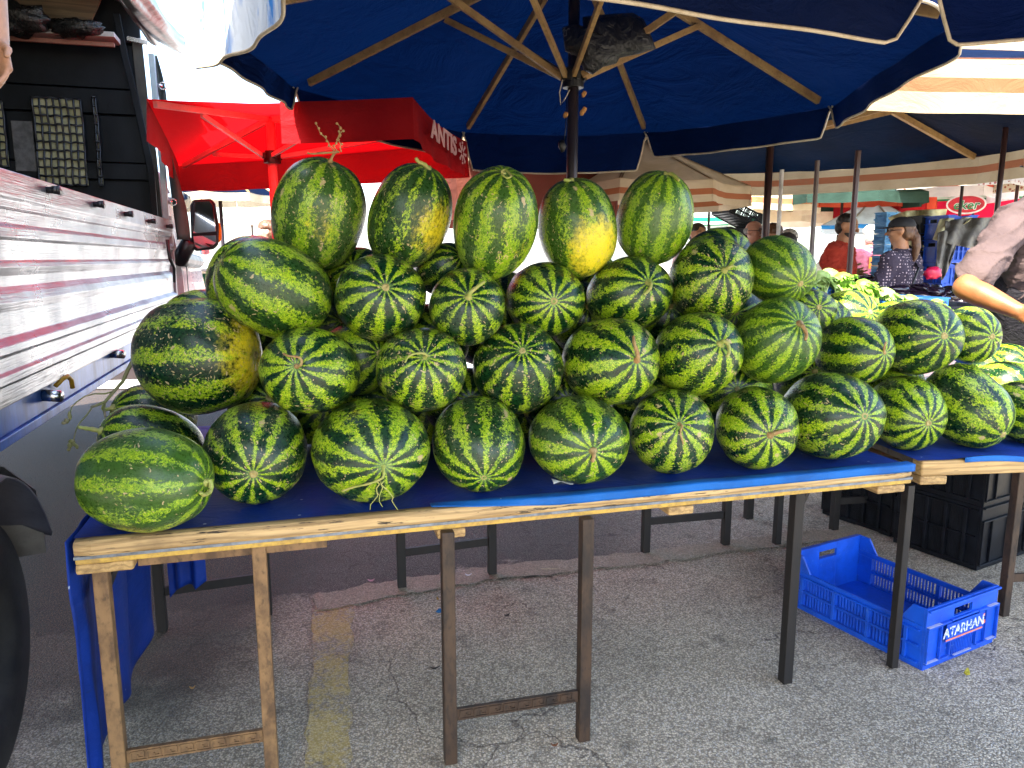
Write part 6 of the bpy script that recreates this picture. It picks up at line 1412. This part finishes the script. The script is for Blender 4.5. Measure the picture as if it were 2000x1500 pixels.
for a, b_, z, r, m, lab in ((.05, .05, 1.25, .085, m_let, 'frilly green lettuce at the left end of the blue crates'), (.17, .05, 1.26, .10, m_letp, 'pale lettuce head behind the feet of the man in red'), (.30, .03, 1.25, .10, m_let, 'frilly lettuce drooping over the blue crate edge'),
                        (.43, .02, 1.22, .09, m_let, 'bright lettuce with a leaf hanging down the blue crate'), (.60, .04, 1.25, .105, m_letp, 'round pale lettuce head beside the dotted blouse'), (.74, .0, 1.22, .09, m_let, 'frilly lettuce below the hand of the woman in the cap'),
                        (.12, .22, 1.28, .10, m_let, 'frilly lettuce in the second row of the left crate'), (.36, .22, 1.27, .10, m_letp, 'pale lettuce in the second row near the dark pole'), (.66, .22, 1.25, .10, m_let, 'lettuce in the second row of the right crate')):
    seeds += 1; lettuce(ts(a, b_, z+.05-(.09 if a > .5 else 0)), r, m, lab, seeds)
for i, (u, v, r, m, lab) in enumerate(((1752, 592, .06, m_letd, 'dark green herb bunch right of the blue crates'), (1775, 590, .055, m_let, 'green herb bunch behind the long striped melon'), (1800, 592, .055, m_let, 'yellow-green herb bunch above the long striped melon'), (1828, 590, .065, m_let, 'leafy herb bunch nearest the seller'), (1848, 600, .05, m_letd, 'small herb bunch under the seller\'s elbow'))):
    lettuce(W(u, v, 3.9)-V((0, 0, .03)), r, m, lab, 40+i, 26, 'herb bunches behind the melons', 'herb_bunch')
o = crate('dark crate holding the herb bunches right of the lettuce crates', ts(1.04, .0, .982), sdir, sback, .42, .35, .19, .19, m_blackpl, detail=False)[0]
# ---- second row: aubergines, roots, cauliflower
def heap_table(label, u0, u1, v, dep, ztop, dpt, mt, name='produce_table'):
    a = W(u0, v, dep); b_ = W(u1, v, dep); r = empty(name, (a.x, a.y, 0), 0, label, 'table'); d = V((b_.x-a.x, b_.y-a.y, 0)); L = d.length; d.normalize(); bk = V((-d.y, d.x, 0))
    def t(x, y, z): return V((a.x, a.y, 0))+d*x+bk*y+V((0, 0, z))
    MB().add(*tbox(0, L, 0, dpt, ztop-.04, ztop, t)).build('tabletop', m_under, r)
    for x, y in ((.03, .03), (L-.07, .03), (.03, dpt-.07), (L-.07, dpt-.07)): MB().add(*tbox(x, x+.04, y, y+.04, 0, ztop-.041, t)).build('leg', m_legdark, r)
    MB().grid(lambda s_, w_: t(s_*L, -.012-.008*math.sin(s_*40), ztop-.002-w_*.55), 60, 4).build('cloth_skirt', mt, r, smooth=True)
    MB().grid(lambda s_, w_: t(s_*L, -.012+w_*(dpt), ztop+.004), 4, 4).build('cloth_top', mt, r)
    return r, t, L
m_flor, nt, b, out = new_mat('floral_pinkish_cloth'); k = N(nt); p = k.pos(); v = k.vor(p, 13); k.l(k.mix(k.math('LESS_THAN', v.outputs['Distance'], .30), (.16, .11, .12), (.42, .22, .20)), b.inputs['Base Color']); b.inputs['Roughness'].default_value = .8
m_aub = simple('aubergine_skin', (.010, .006, .014), .15, c2=(.018, .008, .02), bump=0, spec=.7); m_cuc = simple('dark_cucumber_skin', (.012, .035, .012), .25, c2=(.02, .06, .02)); m_root = simple('brown_roots', (.34, .18, .05), .6, c2=(.20, .12, .04), scale=30); m_caul = simple('cauliflower_cream', (.75, .70, .48), .7, c2=(.62, .62, .30), scale=20, bump=.5); m_green2 = simple('green_cauliflower_leaf', (.14, .28, .06), .5)
def scatter(kind, base_mb, m, t, L, dpt, z, n, r, label, cat, group, seed, hump=.10, rz=True):
    me0 = None; rs = random.Random(seed)
    for i in range(n):
        x = rs.uniform(.04, L-.04); y = rs.uniform(.02, dpt-.05); hh = hump*(1-((x/L-.5)*2)**2*.5)*(.3+.7*min(1, y/dpt*1.6))*rs.uniform(.35, 1.0)
        if me0 is None:
            o = base_mb.build(kind, m, smooth=True); me0 = o.data
        else:
            o = bpy.data.objects.new(kind, me0); C.objects.link(o)
        o.location = t(x, y, z+hh+r); o.rotation_euler = (rs.uniform(-.35, .35), rs.uniform(-.3, .3), rs.uniform(0, 6.28)); s_ = rs.uniform(.8, 1.2); o.scale = (s_, s_, s_)
        tag(o, label, cat, group)
def aub(r=.033, L=.09):
    mb = MB(); mb.ell((0, 0, 0), (L, r, r), 14, 10, rot=None, fn=lambda d, q: V((q.x, q.y*(1+.25*d.x), q.z*(1+.25*d.x)))); mb.cap((-L*.98, 0, 0), (-L*1.25, 0, .006), .009, .006, 6); return mb
tb, t_, L_ = heap_table('stall table heaped with dark aubergines behind the woman in the cap', 1655, 1905, 580, 5.55, 1.12, .8, m_flor)
scatter('aubergine', aub(), m_aub, t_, L_, .75, 1.12, 110, .03, 'glossy near-black aubergine in the heap behind the woman in the cap', 'aubergine', 'aubergines heaped on the stall', 5, .15)
tb, t_, L_ = heap_table('stall table with cauliflowers and brown roots behind the dark pole', 1655, 1735, 545, 6.9, 1.10, .9, m_flor)
scatter('root_vegetable', aub(.016, .075), m_root, lambda x, y, z: t_(x, y+.35, z+.12), L_, .5, 1.10, 120, .02, 'brown root vegetable in the heap right of the dark pole', 'root vegetable', 'brown roots heaped on the stall', 6, .20)
mbc = MB(); mbc.ell((0, 0, 0), (.085, .085, .065), 20, 14, fn=lambda d, q: q*(1+.10*noise.noise(d*9)+.05*noise.noise(d*20)))
scatter('cauliflower', mbc, m_caul, t_, L_, .33, 1.10, 7, .06, 'cream cauliflower head beside the dark pole', 'cauliflower', 'cauliflowers on the stall', 8, .05)
# pink-red bag among the aubergines
mb = MB(); mb.ell(W(1822, 533, 5.5), (.062, .04, .045), 18, 12, fn=lambda d, q: q*(1+.35*noise.noise(d*3+V((2, 1, 0)))))
tag(mb.build('plastic_bag', simple('crimson_plastic', (.60, .01, .08), .3, c2=(.45, .01, .05), bump=.5), smooth=True), 'crumpled crimson plastic bag on the aubergine heap', 'bag')
m_skyc = simple('light_blue_crate_plastic', (.10, .38, .72), .5, c2=(.06, .28, .60))
# crates: blue column, black tower, dark stack
def stack(u, vb, dep, n, L, Wd, h, m, yaw, labels, group, tilt_last=False, name='plastic_crate'):
    P = W(u, vb, dep)
    for i in range(n):
        a = yaw+random.uniform(-.03, .03); ax = V((math.cos(a), math.sin(a), 0)); ay = V((-math.sin(a), math.cos(a), 0)); z = P.z+i*(h+.003); az = V((0, 0, 1))
        if tilt_last and i == n-1: ax = V((math.cos(a)*.9, math.sin(a)*.9, -.42)).normalized(); az = ax.cross(ay).normalized(); z += .07
        crate(labels % ['lowest', 'second', 'third', 'fourth', 'fifth', 'sixth', 'seventh', 'eighth'][i] if i < n-1 else labels % 'topmost', V((P.x, P.y, z))-ax*L/2, ax, ay, L, Wd, h, h*.92, m, name=name, az=az, group=group, detail=False)
stack(1733, 540, 7.6, 6, .13, .16, .105, m_skyc, .3, 'light blue crate, %s in the narrow stack left of the woman in the cap', 'blue crates stacked behind the woman')
stack(1448, 528, 8.7, 4, .42, .50, .165, m_blackpl, .15, 'black crate, %s of the tower behind the man with glasses', 'black crate tower', True)
stack(1822, 560, 6.7, 4, .32, .42, .155, m_blackpl, .1, 'black crate, %s of the dark stack between the dotted blouse and the grey sheet', 'black crates beside the grey sheet')
stack(1868, 560, 6.4, 3, .26, .40, .20, m_bluepl, .1, 'dark blue crate, %s of the stack under the grubby sheet by the seller', 'blue crates under the sheet')
m_obox = simple('orange_crate_plastic', (.70, .22, .02), .5)
stack(1403, 475, 8.9, 1, .32, .3, .10, m_obox, 0, 'orange crate, %s left of the black crate tower', 'orange crates')
# crate stands so nothing floats: plain trestles below
def stand(u, v, dep, wd, dp, label):
    P = W(u, v, dep); r = empty('trestle', (P.x, P.y, 0), 0, label, 'table')
    MB().box(P.x-wd/2, P.x+wd/2, P.y-.02, P.y+dp, P.z-.03, P.z-.002).build('tabletop', m_under, r)
    for x in (P.x-wd/2+.02, P.x+wd/2-.06):
        for y in (P.y, P.y+dp-.05): MB().box(x, x+.04, y, y+.04, 0, P.z-.031).build('leg', m_legdark, r)
stand(1733, 540, 7.6, .6, .4, 'trestle under the narrow stack of light blue crates'); stand(1448, 528, 8.7, .5, .5, 'trestle under the black crate tower'); stand(1840, 560, 6.5, 1.0, .7, 'trestle under the dark crates by the grey sheet'); stand(1403, 475, 8.9, .6, .4, 'trestle under the orange crate')
# burlap and grey sheets hung over the crates
m_burl = simple('yellowish_burlap', (.75, .70, .42), .85, c2=(.58, .52, .26), scale=12, fine=200, bump=.6, bdist=.02); m_grey = simple('grubby_grey_tarp', (.20, .19, .165), .8, c2=(.10, .09, .08), scale=9, fine=100, bump=.7, bdist=.02)
def sheet(pix_top, pix_bot, dep, amp, m, name, label, cat, fr=7):
    mb = MB(); n = len(pix_top)-1
    def fn(u, v):
        x = u*n; i = min(n-1, int(x)); f = x-i
        a = V((pix_top[i][0]*(1-f)+pix_top[i+1][0]*f, pix_top[i][1]*(1-f)+pix_top[i+1][1]*f, 0)); b_ = V((pix_bot[i][0]*(1-f)+pix_bot[i+1][0]*f, pix_bot[i][1]*(1-f)+pix_bot[i+1][1]*f, 0))
        q = a.lerp(b_, v); return W(q.x, q.y, dep-.28*v*(1-.4*v)+amp*math.sin(u*fr*2+v*3)+amp*.8*noise.noise(V((u*4, v*4, dep))))
    mb.grid(fn, 26, 26); return tag(mb.build(name, m, smooth=True, solid=.006), label, cat)
sheet([(1735, 425), (1770, 412), (1800, 410), (1850, 408)], [(1765, 470), (1785, 485), (1812, 492), (1838, 462)], 6.9, .08, m_burl, 'burlap_sheet', 'yellowish burlap draped over crates behind the ponytail', 'sheet')
sheet([(1836, 428), (1855, 426), (1880, 425), (1900, 424)], [(1822, 468), (1840, 472), (1868, 448), (1892, 432)], 6.3, .04, m_burl, 'burlap_sheet', 'second burlap piece hanging under the oval sign beside the grey tarp', 'sheet')
sheet([(1846, 432), (1875, 428), (1905, 426), (1940, 424)], [(1846, 475), (1872, 480), (1895, 485), (1915, 480)], 6.2, .04, m_grey, 'grey_tarp', 'dark grey tarp bunched under the oval sign next to the seller\'s shoulder', 'tarpaulin')
sheet([(1832, 455), (1846, 450), (1860, 456), (1872, 466)], [(1828, 520), (1840, 548), (1850, 530), (1858, 508)], 6.1, .03, m_grey, 'grey_tarp', 'long grey cloth tail hanging down between the black and blue crates', 'tarpaulin')
# far left market corner seen below the mirror
def smallbox(label, cat, name, u, v, dep, sx_, sy_, sz_, m, lid=None):
    P = W(u, v, dep); r = empty(name, P, 0, label, cat); mb = MB(); x0, x1 = P.x-sx_/2, P.x+sx_/2
    mb.box(x0, x1, P.y, P.y+sy_, P.z, P.z+sz_); mb.build('tub', m, r, bevel=.01)
    MB().box(x0-.01, x1+.01, P.y-.01, P.y+sy_+.01, P.z+sz_+.001, P.z+sz_+.03).build('rim', lid or m, r, bevel=.005)
m_tub = simple('white_tub', (.75, .72, .74), .5); m_tealc = simple('teal_goods', (.05, .38, .42), .6); m_redc = simple('red_goods', (.62, .05, .05), .6)
smallbox('white plastic tub in front of the seated person far left', 'tub', 'plastic_tub', 408, 525, 10.4, .30, .25, .16, m_tub)
smallbox('teal bundle of goods beside the lorry cab far left', 'goods box', 'goods_box', 377, 525, 10.9, .14, .2, .40, m_tealc, m_redc)
smallbox('red box of goods left of the seated person', 'goods box', 'goods_box', 391, 520, 11.3, .16, .2, .30, m_redc, m_tealc)
stand(398, 530, 10.4, 1.2, 1.2, 'low display table with coloured goods below the lorry mirror')
q = W(410, 545, 9.0); mb = MB(); mb.tube([W(424, 530, 9.2), W(418, 550, 8.6), W(412, 575, 8.0), W(408, 600, 7.6)], .012, 6)
tag(mb.build('hose', simple('olive_hose', (.25, .30, .10), .6), smooth=True), 'thin olive guy rope slanting down below the lorry mirror', 'rope')
